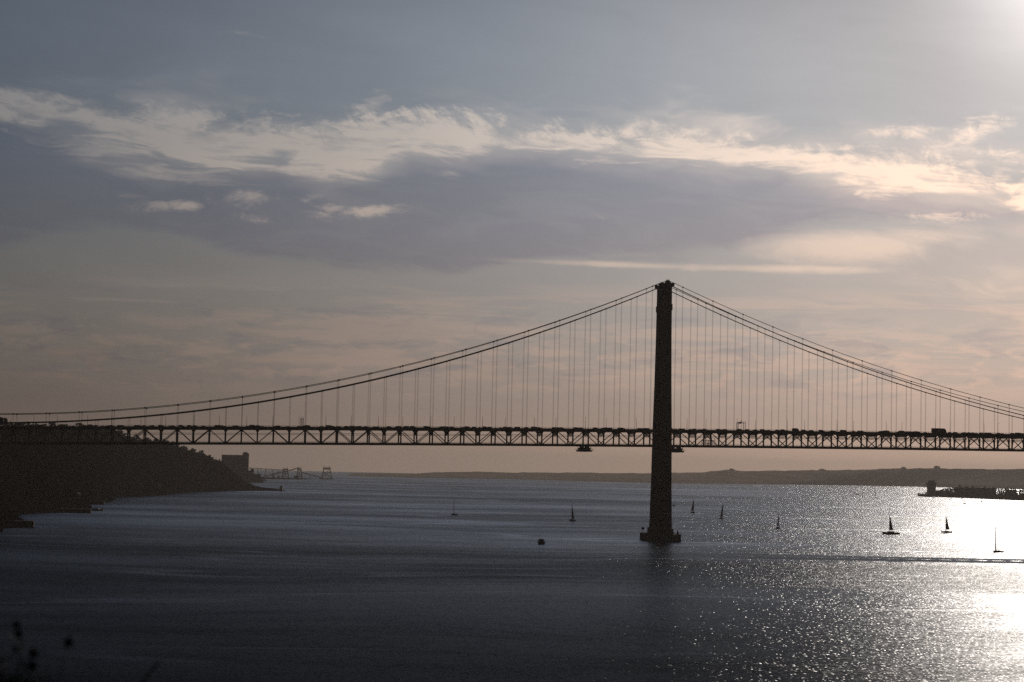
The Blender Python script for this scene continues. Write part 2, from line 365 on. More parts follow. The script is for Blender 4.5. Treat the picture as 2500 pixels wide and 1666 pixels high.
# ------------------------------------------------------------------ left bank, from under the camera to the far point
# each station: shore point, ridge point, ridge height (less the trees on it)
ST = [((900, -1500), (900, -1700), 50), ((300, -1420), (300, -1600), 50), ((-100, -1360), (-100, -1520), 50), ((-300, -1345), (-300, -1492), 49.6),
      ((-440, -1290), (-470, -1500), 52), ((-520, -1150), (-640, -1300), 60), ((-570, -900), (-740, -950), 70), ((-600, -600), (-770, -600), 74),
      ((-560, -300), (-720, -250), 76), ((-500, -110), (-640, 0), 76), ((-470, -60), (-610, 150), 76), ((-478, 10), (-600, 260), 77), ((-462, 55), (-595, 340), 77),
      ((-478, 100), (-588, 430), 77), ((-500, 250), (-582, 520), 78), ((-506, 400), (-577, 600), 78),
      ((-470, 500), (-577, 800), 82), ((-462, 640), (-563, 1100), 87), ((-484, 800), (-537, 1400), 91), ((-468, 1000), (-518, 1600), 92),
      ((-480, 1304), (-510, 1700), 91), ((-452, 1430), (-482, 1850), 81), ((-427, 1542), (-463.5, 1950), 80), ((-420, 1700), (-448.7, 2000), 80),
      ((-407, 1857), (-424.4, 2100), 71), ((-375, 2000), (-398.6, 2200), 64), ((-345, 2110), (-378, 2280), 56), ((-330, 2160), (-358, 2335), 46),
      ((-318, 2185), (-341, 2370), 31), ((-305, 2215), (-325, 2400), 17), ((-288, 2242), (-302, 2412), 6.5), ((-262, 2272), (-280, 2400), 2.6), ((-238, 2300), (-262, 2380), 1.5)]
def rough_(x, y, s):
    return (math.sin(x*.061 + y*.023) + math.sin(x*.027 - y*.071 + 1.3) + .6*math.sin(x*.13 + y*.11))*s
PROF = [(0, 0), (.03, .03), (.1, .07), (.2, .16), (.35, .36), (.5, .56), (.65, .74), (.8, .89), (.92, .97), (1, 1)]
def densify(st, k):
    o = []
    for i in range(len(st) - 1):
        (s0, r0, h0), (s1, r1, h1) = st[i], st[i + 1]
        for j in range(k):
            q = j/k; o.append(((s0[0] + (s1[0] - s0[0])*q, s0[1] + (s1[1] - s0[1])*q), (r0[0] + (r1[0] - r0[0])*q, r0[1] + (r1[1] - r0[1])*q), h0 + (h1 - h0)*q))
    return o + [st[-1]]
def bank_surface(st, inland, rough=1.0, sink=0):
    rows = []
    for (s_, r_, h) in st:
        row = [(s_[0], s_[1], -8 + sink)]
        for u, g in PROF:
            x = s_[0] + (r_[0] - s_[0])*u; y = s_[1] + (r_[1] - s_[1])*u
            z = .6 + (h - .6)*g + rough_(x, y, rough*min(1, h/60)*4*u*(1 - u)) + sink
            row.append((x, y, z))
        for d_, g in ((.4, .99), (1, .97)):
            row.append((r_[0] + inland[0]*d_*min(1, h/50), r_[1] + inland[1]*d_*min(1, h/50), h*g + sink))
        row.append((row[-1][0], row[-1][1], -8 + sink))
        rows.append(row)
    n = len(rows[0]); vs = [p for r_ in rows for p in r_]
    fs = [(i*n + j, i*n + j + 1, (i + 1)*n + j + 1, (i + 1)*n + j) for i in range(len(rows) - 1) for j in range(n - 1)]
    fs += [tuple(range(n))[::-1], tuple(range((len(rows) - 1)*n, len(rows)*n))]
    return rows, vs, fs
D1 = densify(ST[4:], 5)
rows1, vs, fs = bank_surface(D1, (-500, -120), 1.6)
# keep the plateau clear of the strait: the tip's inland side falls back to the west
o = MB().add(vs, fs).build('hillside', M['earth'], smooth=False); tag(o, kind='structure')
D0 = densify(ST[:5], 6)
rows0, vs, fs = bank_surface(D0, (0, -200), 2.0)
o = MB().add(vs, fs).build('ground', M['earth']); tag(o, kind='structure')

def crown_mesh(rx, rz, n, lr, mat_, clumps=9, name='crown', seed=0):
    st = random.getstate(); random.seed(seed); mb = MB()
    cs = [(Vector((random.gauss(0, .45)*rx, random.gauss(0, .45)*rx, random.uniform(-.5, .62)*rz)), random.uniform(.3, .55)) for _ in range(clumps)]
    for i in range(n):
        c, s_ = random.choice(cs)
        d = Vector((random.gauss(0, 1), random.gauss(0, 1), random.gauss(0, 1))).normalized()*(random.random()**.4)
        mb.leaf(c + Vector((d.x*rx*s_, d.y*rx*s_, d.z*rz*s_)), lr*random.uniform(.6, 1.3))
    random.setstate(st); return mb.mesh(name, mat_)
def trunk_mesh(h, r, seed=0):
    st = random.getstate(); random.seed(seed); mb = MB()
    mb.tube([(0, 0, -1.5), (0, 0, h*.4), (random.uniform(-.3, .3), random.uniform(-.3, .3), h)], [r, r*.7, r*.35], 6)
    for k in range(5):
        a = random.uniform(0, 6.28); z0 = h*random.uniform(.5, .9)
        mb.tube([(0, 0, z0), (math.cos(a)*h*.25, math.sin(a)*h*.25, z0 + h*.22), (math.cos(a)*h*.45, math.sin(a)*h*.45, z0 + h*.5)], [r*.4, r*.25, r*.1], 4)
    random.setstate(st); return mb.mesh('trunk', M['bark'])
CR = [crown_mesh(4.6, 4.2, 420, .55, M['leaf'], 10, seed=i) for i in range(4)] + [crown_mesh(3.2, 5.6, 380, .5, M['leaf2'], 9, seed=9 + i) for i in range(2)]
CRP = [crown_mesh(6.2, 2.2, 420, .5, M['leaf'], 12, seed=20 + i) for i in range(2)]      # umbrella pines
TR = [trunk_mesh(4.5, .3, i) for i in range(3)]; TRP = [trunk_mesh(8, .28, 5 + i) for i in range(2)]
def place_tree(x, y, z, s, group, label, pine=False, name='tree'):
    t_ = empty(name, (x, y, z), random.uniform(0, 6.28)); t_.scale = (s, s, s*random.uniform(.9, 1.15))
    tag(t_, label, 'tree', group)
    if pine: link('trunk', random.choice(TRP), t_); link('crown', random.choice(CRP), t_, (0, 0, 9.3))
    else: link('trunk', random.choice(TR), t_); link('crown', random.choice(CR), t_, (0, 0, 6.0))
    return t_
def ridge_at(y_):
    for i in range(len(ST) - 1):
        a, b_ = ST[i], ST[i + 1]
        if a[1][1] <= y_ <= b_[1][1] and i > 6:
            q = (y_ - a[1][1])/max(1e-6, b_[1][1] - a[1][1]); return a[1][0] + (b_[1][0] - a[1][0])*q, a[2] + (b_[2] - a[2])*q
GRP = 'trees along the crest of the dark hillside behind the bridge'
yy = 700
while yy < 2402:
    r_ = ridge_at(yy)
    if r_:
        s = random.uniform(.55, 1.05) if yy < 2300 else random.uniform(.45, .75)
        if yy > 2380: s *= .6
        place_tree(r_[0] + random.uniform(-5, 9), yy, r_[1] - .4 - 2.2*s, s, GRP, 'bushy dark tree standing on the crest of the wooded hillside behind the bridge', pine=(random.random() < .12 and yy < 2250))
    yy += random.uniform(14, 34)*(1 if yy < 1850 else .62)
for k in range(70):
    i = random.randrange(60, len(rows1) - 12); row = rows1[i]; j = random.choice((4, 5, 6, 7, 8, 8, 9)); p = row[j]
    place_tree(p[0] + random.uniform(-3, 3), p[1], p[2] - 2, random.uniform(.5, .95), 'trees on the slope of the dark hillside', 'dark tree standing part way down the steep slope of the left hillside')
# the scrub wood that covers the slope: nobody could count it
mb = MB()
for k in range(26000):
    i = random.randrange(40, len(rows1)); row = rows1[i]; j = random.choice((2, 3, 4, 5, 6, 6, 7, 7, 8, 8, 9, 9, 10, 11, 11, 12)); a = Vector(row[j]); b_ = Vector(row[min(j + 1, 12)])
    c_ = Vector(rows1[max(i - 1, 0)][j]); q = random.random(); w_ = random.random()
    p = a.lerp(b_, q).lerp(c_.lerp(Vector(rows1[max(i-1, 0)][min(j+1, 12)]), q), w_); H = random.uniform(.5, 4.2)*min(1, max(p.z, 3)/16)
    for _ in range(2):
        mb.leaf(p + Vector((random.gauss(0, 2.0), random.gauss(0, 1.6), random.uniform(0, H))), random.uniform(.6, 1.7)*min(1, max(p.z, 4)/14))
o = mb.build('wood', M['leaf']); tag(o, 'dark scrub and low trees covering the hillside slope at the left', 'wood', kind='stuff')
# ------------------------------------------------------------------ the suspension bridge
def zb(x):                                                   # underside of the truss: the deck climbs to midspan
    return 69.1 + .0140*x - 1.1e-5*x*x if x <= 330 else 69.1 + .0140*330 - 1.1e-5*330*330 + .006*(x - 330) - 1.7e-5*(x-330)**2
def cab_up(x): x = abs(x); return .000428*x*x - .4375*x + 193.0
def cab_lo(x):
    a = abs(x); c = .00044*a*a - .4500*a + 190.0
    return c if x < 0 or a < 511 else .00044*a*a - .45*a + 190.0
PW = 11.5; YC = 11.75
NL, NR = -42, 34
xs = [n*PW for n in range(NL, NR + 1)]
bridge = empty('suspension_bridge', (0, 0, 0))
tag(bridge, 'long dark suspension bridge with a truss deck crossing the whole picture', 'bridge')
# tower: two tapering box legs, braces between them
tower = empty('tower'); tower.parent = bridge
def leg_half(z):
    T = [(5, 5.4), (9, 5.2), (42, 4.55), (82, 4.2), (115, 3.6), (150, 3.2), (183, 3.05), (190, 3.05)]
    for (a, p), (b_, q) in zip(T, T[1:]):
        if z <= b_: return p + (q - p)*(z - a)/(b_ - a)
    return T[-1][1]
def leg_y(z): return 14.2 + (11.75 - 14.2)*(z - 5)/185
for s in (-1, 1):
    mb = MB(); rg = []
    for z in (4, 9, 25, 42, 60, 82, 98, 115, 132, 150, 167, 183, 189.5):
        h = leg_half(max(z, 5)); d_ = h*.62; y = s*leg_y(z); c_ = .5
        rg.append([(-h, y - d_ + c_, z), (-h + c_, y - d_, z), (h - c_, y - d_, z), (h, y - d_ + c_, z), (h, y + d_ - c_, z), (h - c_, y + d_, z), (-h + c_, y + d_, z), (-h, y + d_ - c_, z)])
    mb.hull(rg)
    mb.box(-3.45, 3.45, s*11.9 - 2.3, s*11.9 + 2.3, 170.5, 175.0)     # collar
    mb.hull([[(-3.0, s*11.75 - 1.9, 189.5), (3.0, s*11.75 - 1.9, 189.5), (3.0, s*11.75 + 1.9, 189.5), (-3.0, s*11.75 + 1.9, 189.5)],
             [(-1.0, s*11.75 - 1.1, 192.9), (1.0, s*11.75 - 1.1, 192.9), (1.0, s*11.75 + 1.1, 192.9), (-1.0, s*11.75 + 1.1, 192.9)]])
    for dx_ in (-1.3, -.4, .5, 1.3): mb.bar((dx_, s*11.75 + .6, 192), (dx_, s*11.75 + .6, 194.0 + .4*math.cos(dx_*3)), .13)
    for sx_ in (-1, 1): mb.hull([[(sx_*2.9, s*11.75 - 1, 187.6), (sx_*2.9, s*11.75 + 1, 187.6), (sx_*2.9, s*11.75 + 1, 190.9), (sx_*2.9, s*11.75 - 1, 190.9)],
                                 [(sx_*5.0, s*11.75 - .6, 188.6), (sx_*5.0, s*11.75 + .6, 188.6), (sx_*5.0, s*11.75 + .6, 191.1), (sx_*5.0, s*11.75 - .6, 191.1)]])
    mb.build('tower_leg', M['steel'], tower)
for z0, z1 in ((62, 67), (94, 97), (128, 131), (183.5, 188.5)):
    y = leg_y(z0) - leg_half(z0)*.6; MB().box(-2.2, 2.2, -y, y, z0, z1).build('cross_strut', M['steel'], tower)
for z0, z1 in ((10, 36), (36, 61), (97.5, 127.5), (131.5, 157), (157, 182)):
    for s in (-1, 1):
        MB().bar((0, s*(leg_y(z0) - 2), z0 + 1), (0, -s*(leg_y(z1) - 2), z1 - 1), 1.5).build('cross_brace', M['steel'], tower)
# pier
pier = empty('pier'); pier.parent = bridge
def octa(hx, hy, z, cx=9): return [(-hx, -hy + cx, z), (-hx + cx*.7, -hy, z), (hx - cx*.7, -hy, z), (hx, -hy + cx, z), (hx, hy - cx, z), (hx - cx*.7, hy, z), (-hx + cx*.7, hy, z), (-hx, hy - cx, z)]
MB().hull([octa(12.6, 25, -9), octa(12.4, 24.6, 5.0)]).build('pier_base', M['concrete'], pier)
MB().hull([octa(6.6, 19.5, 5.0, 2), octa(6.3, 19, 9.0, 2)]).build('pier_pedestal', M['concrete'], pier)
for s, x_ in ((1, -10.2), (-1, 10.0)):
    mb = MB(); mb.bar((x_, s*15, 5), (x_, s*15, 8.2), .35, n=8); mb.box(x_ - .9, x_ + .9, s*15 - .9, s*15 + .9, 7.4, 9.0) if s > 0 else mb.hull([[(x_ - .8, -15.8, 5), (x_ + .8, -15.8, 5), (x_ + .8, -14.2, 5), (x_ - .8, -14.2, 5)], [(x_ - .15, -15.15, 8.4), (x_ + .15, -15.15, 8.4), (x_ + .15, -14.85, 8.4), (x_ - .15, -14.85, 8.4)]])
    mb.build('beacon', M['darkmetal'], pier)
mb = MB()
for s in (-1, 1):
    for k in range(13): mb.bar((-11.8 + k*1.97, s*24, 5), (-11.8 + k*1.97, s*24, 6.1), .08)
    mb.bar((-11.8, s*24, 6.1), (11.85, s*24, 6.1), .08)
mb.build('railing', M['darkmetal'], pier)
# cables
for s in (-1, 1):
    mb = MB(); mb.tube([(x, s*YC, cab_up(x) + (0 if abs(x) > 3 else -.4)) for x in [-560] + [n*PW/2 for n in range(-84, 0)] + [0] + [n*PW/2 for n in range(1, 89)]], .21, 8); mb.build('upper_cable', M['cable'], bridge)
    mb = MB(); mb.tube([(x, s*YC, cab_lo(x)) for x in [-540] + [n*PW/2 for n in range(-84, 0)] + [0] + [n*PW/2 for n in range(1, 89)]], .33, 8); mb.build('main_cable', M['cable'], bridge)
    mb = MB()                                                # cable hand ropes
    mb.tube([(x, s*(YC + .5), cab_up(x) + 1.1) for x in [n*PW for n in range(-42, 45)] if abs(x) > 6], .035, 4) if False else None
# hangers: the odd nodes hang from the upper cable, the even ones from the main cable
def hanger_top(n): x = n*PW; return cab_up(x) if n % 2 else cab_lo(x)
allh = sorted([(hanger_top(n) - zb(n*PW) - 13, n, s) for n in range(NL + 1, NR + 1) if n for s in (-1, 1) if hanger_top(n) - zb(n*PW) - 13 > 1.2 and -42 < n <= 25], reverse=True)
rest = MB()
for k, (h, n, s) in enumerate(allh):
    x = n*PW; z0 = zb(x) + 11; z1 = hanger_top(n)
    mb = MB() if k < 100 else rest
    mb.bar((x - .22, s*YC, z0), (x - .22, s*YC, z1), .10, n=4); mb.bar((x + .22, s*YC, z0), (x + .22, s*YC, z1), .10, n=4)
    mb.box(x - .5, x + .5, s*YC - .4, s*YC + .4, z1 - .45, z1 + .4)
    if k < 100: mb.build('hanger', M['cable'], bridge)
for n in range(26, NR + 1):
    for s in (-1, 1): rest.bar((n*PW, s*YC, zb(n*PW) + 11), (n*PW, s*YC, hanger_top(n)), .1)
tag(rest.build('hanger', M['cable'], bridge), kind='stuff')
# stiffening trusses
for s in (-1, 1):
    tr = empty('stiffening_truss'); tr.parent = bridge
    def chord(name, za, zc, w):
        mb = MB(); rg = []
        for x in xs: rg.append([(x, s*YC - w/2, zb(x) + za), (x, s*YC + w/2, zb(x) + za), (x, s*YC + w/2, zb(x) + zc), (x, s*YC - w/2, zb(x) + zc)])
        mb.hull(rg).build(name, M['steel'], tr)
    chord('bottom_chord', 0.0, 1.6, 1.0); chord('top_chord', 10.75, 11.9, .9)
    extra_v, extra_d = MB(), MB()
    for n in range(NL, NR + 1):
        x = n*PW; inview = -41 <= n <= 25 and not (s > 0 and not -24 <= n <= 25)
        mb = MB() if (s < 0 and -41 <= n <= 25) else extra_v
        mb.box(x - .5, x + .5, s*YC - .44, s*YC + .44, zb(x) + 1.6, zb(x) + 10.75)
        mb.hull([[(x - .45, s*YC - .1, zb(x) + 9.2), (x + .45, s*YC - .1, zb(x) + 9.2), (x + .45, s*YC + .1, zb(x) + 9.2), (x - .45, s*YC + .1, zb(x) + 9.2)], [(x - 1.5, s*YC - .1, zb(x) + 10.75), (x + 1.5, s*YC - .1, zb(x) + 10.75), (x + 1.5, s*YC + .1, zb(x) + 10.75), (x - 1.5, s*YC + .1, zb(x) + 10.75)]])
        if mb is not extra_v: mb.build('truss_vertical', M['steel'], tr)
        if n < NR:
            x1 = x + PW
            up = (n % 2 != 0)                                # peaks at the odd nodes
            a_ = (x, s*YC, zb(x) + (11.0 if up else .9)); b2_ = (x1, s*YC, zb(x1) + (.9 if up else 11.0))
            mb = MB() if (s < 0 and -41 <= n <= 25) else extra_d
            mb.bar(a_, b2_, .74, .55)
            if mb is not extra_d: mb.build('truss_diagonal', M['steel'], tr)
    tag(extra_v.build('truss_vertical', M['steel'], tr), kind='stuff'); tag(extra_d.build('truss_diagonal', M['steel'], tr), kind='stuff')
# sway frames between the trusses at every node
def sway_mesh():
    mb = MB(); W_ = YC - .4
    mb.box(-.3, .3, -W_, W_, 9.6, 10.7)
    for s in (-1, 1):
        mb.bar((0, s*W_, 4.4), (0, s*(W_ - 3.6), 9.7), .5); mb.bar((0, s*W_, 3.4), (0, s*(W_ - 2.2), .9), .4)
        mb.bar((0, s*2.6, 7.2), (0, s*2.6, 9.7), .28); mb.bar((0, s*5.2, 7.6), (0, s*5.2, 9.7), .28); mb.bar((0, s*7.2, 8.0), (0, s*7.2, 9.7), .22)
    mb.bar((0, 0, 7.0), (0, 0, 9.7), .28)
    mb.box(-.35, .35, -W_, W_, .1, 1.1)
    return mb.mesh('sway_frame', M['steel'])
sw = sway_mesh()
for n in range(-42, 26):
    if n: link('sway_frame', sw, bridge, (n*PW, 0, zb(n*PW)))
# decks
def strip(name, y0, y1, za, zc, m, parent=bridge):
    mb = MB(); rg = [[(x, y0, zb(x) + za), (x, y1, zb(x) + za), (x, y1, zb(x) + zc), (x, y0, zb(x) + zc)] for x in xs]
    return mb.hull(rg).build(name, m, parent)
rd = strip('road_deck', -11.2, 11.2, 11.0, 12.3, M['asphalt'])
strip('rail_deck', -5.4, 5.4, .45, 1.5, M['darkmetal']); strip('side_walkway', -9.6, -7.6, 1.0, 1.2, M['darkmetal']); strip('side_walkway', 7.6, 9.6, 1.0, 1.2, M['darkmetal'])
for s in (-1, 1):
    strip('edge_girder', s*12.25 - .25, s*12.25 + .25, 10.85, 12.95, M['steel'])
    mb = MB()                                                # parapet: posts and two rails
    for x in xs[:-1]:
        for k in range(4):
            q = x + k*PW/4; mb.bar((q, s*12.25, zb(q) + 12.9), (q, s*12.25, zb(q) + 13.75), .12)
    for zz in (13.3, 13.75):
        mb.hull([[(x, s*12.2, zb(x) + zz - .06), (x, s*12.3, zb(x) + zz - .06), (x, s*12.3, zb(x) + zz + .06), (x, s*12.2, zb(x) + zz + .06)] for x in xs])
    mb.build('parapet', M['steel'], bridge)
    mb = MB()
    for x in xs[:-1]:
        for k in range(5):
            q = x + k*PW/5; mb.bar((q, s*9.6, zb(q) + 1.2), (q, s*9.6, zb(q) + 2.35), .07)
    for zz in (1.75, 2.35):
        mb.hull([[(x, s*9.57, zb(x) + zz - .04), (x, s*9.63, zb(x) + zz - .04), (x, s*9.63, zb(x) + zz + .04), (x, s*9.57, zb(x) + zz + .04)] for x in xs])
    mb.build('walkway_railing', M['steel'], bridge)
    for zz in (7.3, 8.3):
        MB().tube([(x, s*2.2, zb(x) + zz) for x in xs], .09, 4).build('catenary_wire', M['darkmetal'], bridge)
# bearing pier at the landward end of the side span
ap = empty('anchor_pier'); ap.parent = bridge
for s in (-1, 1):
    MB().hull([[(-488 - 3, s*YC - 3, -3), (-488 + 3, s*YC - 3, -3), (-488 + 3, s*YC + 3, -3), (-488 - 3, s*YC + 3, -3)], [(-486 - 2.2, s*YC - 2, 61), (-486 + 2.2, s*YC - 2, 61), (-486 + 2.2, s*YC + 2, 61), (-486 - 2.2, s*YC + 2, 61)]]).build('pier_leg', M['concrete'], ap)
    MB().hull([[(-497, s*YC - 1.6, 74), (-477.6, s*YC - 1.6, 74), (-477.6, s*YC + 1.6, 74), (-497, s*YC + 1.6, 74)], [(-497, s*YC - 1.6, 78.4), (-478.2, s*YC - 1.6, 78.4), (-478.2, s*YC + 1.6, 78.4), (-497, s*YC + 1.6, 78.4)], [(-496, s*YC - 1.4, 79.2), (-479.2, s*YC - 1.4, 79.2), (-479.2, s*YC + 1.4, 79.2), (-496, s*YC + 1.4, 79.2)]]).build('saddle_housing', M['concrete'], ap)
MB().box(-489.5, -483.2, -15, 15, 61, 61.2 + .1).build('pier_cap', M['concrete'], ap)
mb = MB()                                                    # approach viaduct beyond the pier, running into the hillside
mb.hull([[(x, -11, z - 3), (x, 11, z - 3), (x, 11, z + 9), (x, -11, z + 9)] for x, z in ((-483.2, 64.2), (-560, 63.5), (-700, 62.5))]); mb.build('approach_deck', M['concrete'], bridge)

# ------------------------------------------------------------------ gantries under the truss
def platform(x0, x1, name, label):
    e = empty(name, ((x0 + x1)/2, 0, zb((x0 + x1)/2))); tag(e, label, 'maintenance gantry', 'maintenance gantries slung under the bridge deck')
    h = (x1 - x0)/2
    mb = MB(); mb.box(-h, h, -12.6, 12.6, -3.3, -2.7)
    for y in (-12.6, -6, 0, 6, 12.6): mb.box(-h*.9, h*.9, y - .2, y + .2, -3.9, -3.3)
    mb.build('floor', M['darkmetal'], e)
    for s in (-1, 1):
        mb = MB()
        for k in range(9): mb.bar((-h + k*h/4, s*12.6, -2.7), (-h + k*h/4, s*12.6, -1.4), .1)
        for z in (-2.1, -1.4): mb.bar((-h, s*12.6, z), (h, s*12.6, z), .1)
        mb.build('railing', M['darkmetal'], e)
        mb = MB(); mb.box(-h*.6, h*.6, s*11.75 - .9, s*11.75 + .9, -2.7, -.9); mb.box(-h*.4, h*.4, s*11.75 - .5, s*11.75 + .5, -.9, -.01); mb.build('hoist', M['darkmetal'], e)
    for sx_ in (-1, 1):
        for s in (-1, 1):
            MB().bar((sx_*h*.6, s*11.75, -2.9), (sx_*h*.75, s*11.75, .1), .28).build('hanger_arm', M['darkmetal'], e)
    mb = MB(); mb.bar((-h - 1.1, -12.6, -2.2), (-h, -12.6, -2.2), .2); mb.bar((h, -12.6, -2.1), (h + 1.1, -12.6, -2.1), .2); mb.bar((-h - 1.1, 12.6, -2.2), (h + 1.1, 12.6, -2.2), .2); mb.build('walk_beam', M['darkmetal'], e)
platform(-62.6, -54.2, 'maintenance_gantry', 'open steel gantry slung under the deck out in the side span, left of the tower')
platform(6.4, 14.6, 'maintenance_gantry', 'open steel gantry slung under the deck right beside the tower')
e = empty('scaffold', (35.5, 0, zb(35.5) + 1.1)); tag(e, 'tangle of scaffold poles standing on the lower deck just right of the tower', 'scaffold')
mb = MB()
for x in (-3.6, -1.4, 1.2, 3.4):
    for y in (-8, -4.5, 4.5, 8): mb.bar((x, y, 0), (x + .1, y, random.uniform(3.5, 7)), .2)
mb.build('pole', M['darkmetal'], e)
mb = MB()
for z in (2, 4): mb.box(-3.8, 3.6, -8.2, -4.3, z, z + .18); mb.box(-3.8, 3.6, 4.3, 8.2, z, z + .18)
mb.build('plank', M['darkmetal'], e)
mb = MB(); mb.bar((-3.6, -8, 0), (3.4, -8, 5), .18); mb.bar((3.4, 8, 0), (-3.6, 8, 5), .18); mb.build('brace', M['darkmetal'], e)

# ------------------------------------------------------------------ on the road deck
def road_z(x): return zb(x) + 12.3
lamp_g = 'street lamps along the bridge deck'
def lamp_meshes():
    mb = MB(); mb.tube([(0, 0, 0), (0, 0, 5), (0, 0, 8.3)], [.16, .12, .09], 6); a = mb.mesh('pole', M['galv'])
    mb = MB(); mb.tube([(0, 0, 8.2), (0, .5, 8.75), (0, 1.7, 8.95)], .06, 5); b_ = mb.mesh('arm', M['galv'])
    mb = MB(); mb.hull([[(-.16, 1.5, 8.86), (.16, 1.5, 8.86), (.16, 1.5, 9.02), (-.16, 1.5, 9.02)], [(-.2, 2.5, 8.9), (.2, 2.5, 8.9), (.14, 2.5, 9.05), (-.14, 2.5, 9.05)]]); c_ = mb.mesh('lamp_head', M['galv'])
    return a, b_, c_
LM = lamp_meshes()
for s, x0 in ((-1, -97.8), (1, -78.4)):
    for k in range(-10, 10):
        x = x0 + 38.1*k
        if not -470 < x < 292: continue
        e = empty('street_lamp', (x, s*11.3, road_z(x)), 0 if s < 0 else math.pi)
        tag(e, 'slim street lamp post standing on the ' + ('near' if s < 0 else 'far') + ' edge of the bridge deck above the traffic', 'street lamp', lamp_g + (' on the near side' if s < 0 else ' on the far side'))
        for nm, me in zip(('pole', 'arm', 'lamp_head'), LM): link(nm, me, e)
def gantry(x, label):
    e = empty('sign_gantry', (x, 0, road_z(x))); tag(e, label, 'sign gantry', 'sign gantries over the bridge road')
    for s in (-1, 1):
        mb = MB()
        for q in (-.75, .75): mb.bar((q, s*10.9, 0), (q, s*10.9, 6.9), .26)
        for z in (1.5, 3, 4.5, 6): mb.bar((-.75, s*10.9, z), (.75, s*10.9, z - .8), .12)
        mb.build('post', M['darkmetal'], e)
    mb = MB()
    for q in (-.75, .75): mb.bar((q, -11.2, 6.9), (q, 11.2, 6.9), .22); mb.bar((q, -11.2, 6.0), (q, 11.2, 6.0), .14)
    mb.build('beam', M['darkmetal'], e)
    mb = MB(); mb.box(-.95, -.8, -5.2, 5.0, 5.9, 7.1); mb.build('sign_panel', M['signface'], e)
    mb = MB(); mb.box(-.3, .3, -1.2, -.3, 7.5, 8.1); mb.build('signal_lamp', M['darkmetal'], e)
gantry(60, 'open gantry with a narrow sign panel spanning the bridge road right of the tower')
gantry(-267, 'gantry seen edge on as a pair of posts between the tower and the hillside')

def car_mesh(name, L, W, H, prof, paint):
    """prof: side outline of the body, (x, z) pairs going round"""
    mb = MB(); body = [(x*L, z*H) for x, z in prof]
    inn = [(x*.97, z) for x, z in body]
    mb.hull([[(x, -W/2, z) if z < H*.62 else (x, -W/2 + .16, z) for x, z in body], [(x, W/2, z) if z < H*.62 else (x, W/2 - .16, z) for x, z in body]], paint)
    for x in (-L*.31, L*.31):
        for s in (-1, 1):
            c_ = [(x + .32*math.cos(a*math.pi/5), s*W/2*1.01, .33 + .32*math.sin(a*math.pi/5)) for a in range(10)]
            d_ = [(p[0], s*(W/2 - .2), p[2]) for p in c_]; mb.hull([d_, c_], M['rubber'])
    for s in (-1, 1):
        y = s*(W/2 - .155); mb.add([(-L*.30, y*1.005, H*.64), (L*.20, y*1.005, H*.64), (L*.10, y*1.005, H*.92), (-L*.24, y*1.005, H*.92)], [(0, 1, 2, 3)], M['glass'])
    return mb.mesh(name, paint)
hatch = [(-.5, .22), (-.5, .55), (-.46, .66), (-.38, .97), (-.1, 1.0), (.12, .97), (.26, .66), (.47, .58), (.5, .4), (.5, .2)]
sedan = [(-.5, .22), (-.5, .58), (-.36, .66), (-.22, .97), (.0, 1.0), (.12, .95), (.26, .64), (.47, .56), (.5, .38), (.5, .2)]
suv = [(-.5, .2), (-.5, .6), (-.48, .95), (-.3, 1.0), (.1, .99), (.24, .68), (.46, .62), (.5, .42), (.5, .2)]
vanp = [(-.5, .14), (-.5, .96), (-.46, 1.0), (.22, 1.0), (.34, .9), (.43, .56), (.49, .46), (.5, .14)]
CM = [car_mesh('car', 4.1, 1.8, 1.5, hatch, M['car_dark']), car_mesh('car', 4.5, 1.82, 1.46, sedan, M['car_grey']), car_mesh('car', 4.5, 1.9, 1.75, suv, M['car_dark']),
      car_mesh('car', 4.2, 1.8, 1.52, hatch, M['car_white']), car_mesh('car', 4.4, 1.82, 1.46, sedan, M['car_red']), car_mesh('car', 4.8, 1.95, 1.95, vanp, M['car_grey'])]
CW = [5, 5, 4, 2, 1, 2]
used = 0
for lane_y, dirn, gap in ((-9.1, 1, (8, 30)), (-5.6, 1, (9, 34)), (5.6, -1, (10, 34)), (9.1, -1, (9, 26))):
    x = -476 + random.uniform(0, 9)
    while x < 286:
        if not (lane_y == -9.1 and (203 < x < 222 or 94 < x < 106)) and abs(x) > 0:
            me = random.choices(CM, CW)[0]
            o = link('car', me, None, (x, lane_y + random.uniform(-.2, .2), road_z(x) + .01), 0 if dirn > 0 else math.pi)
            near = lane_y < 0
            tag(o, 'car in the ' + ('near' if near else 'far') + ' lanes of the bridge, roof just showing over the edge', 'car', 'cars queueing in the ' + ('near' if near else 'far') + ' lanes of the bridge')
        x += 5.2 + random.uniform(*gap)*.55
# a white van and a tall lorry stand out of the queue
e = empty('van', (99.6, -9.1, road_z(99.6))); tag(e, 'square-backed van in the bridge traffic, between the tower and the lorry', 'van')
mb = MB(); mb.hull([[(x*5.0, -1.0, z*2.7) for x, z in vanp], [(x*5.0, 1.0, z*2.7) for x, z in vanp]]); mb.build('body', M['car_grey'], e)
for x in (-1.5, 1.6):
    for s in (-1, 1): MB().bar((x, s*.78, .36), (x, s*1.02, .36), .72, .72, n=12).build('wheel', M['rubber'], e)
e = empty('lorry', (210.6, -9.1, road_z(210.6))); tag(e, 'tall box lorry riding high above all the other traffic on the bridge', 'lorry')
mb = MB(); mb.hull([[(-5.6, -1.25, .9), (3.3, -1.25, .9), (3.3, -1.25, 4.15), (-5.6, -1.25, 4.15)], [(-5.6, 1.25, .9), (3.3, 1.25, .9), (3.3, 1.25, 4.15), (-5.6, 1.25, 4.15)]]); mb.build('cargo_box', M['car_dark'], e)
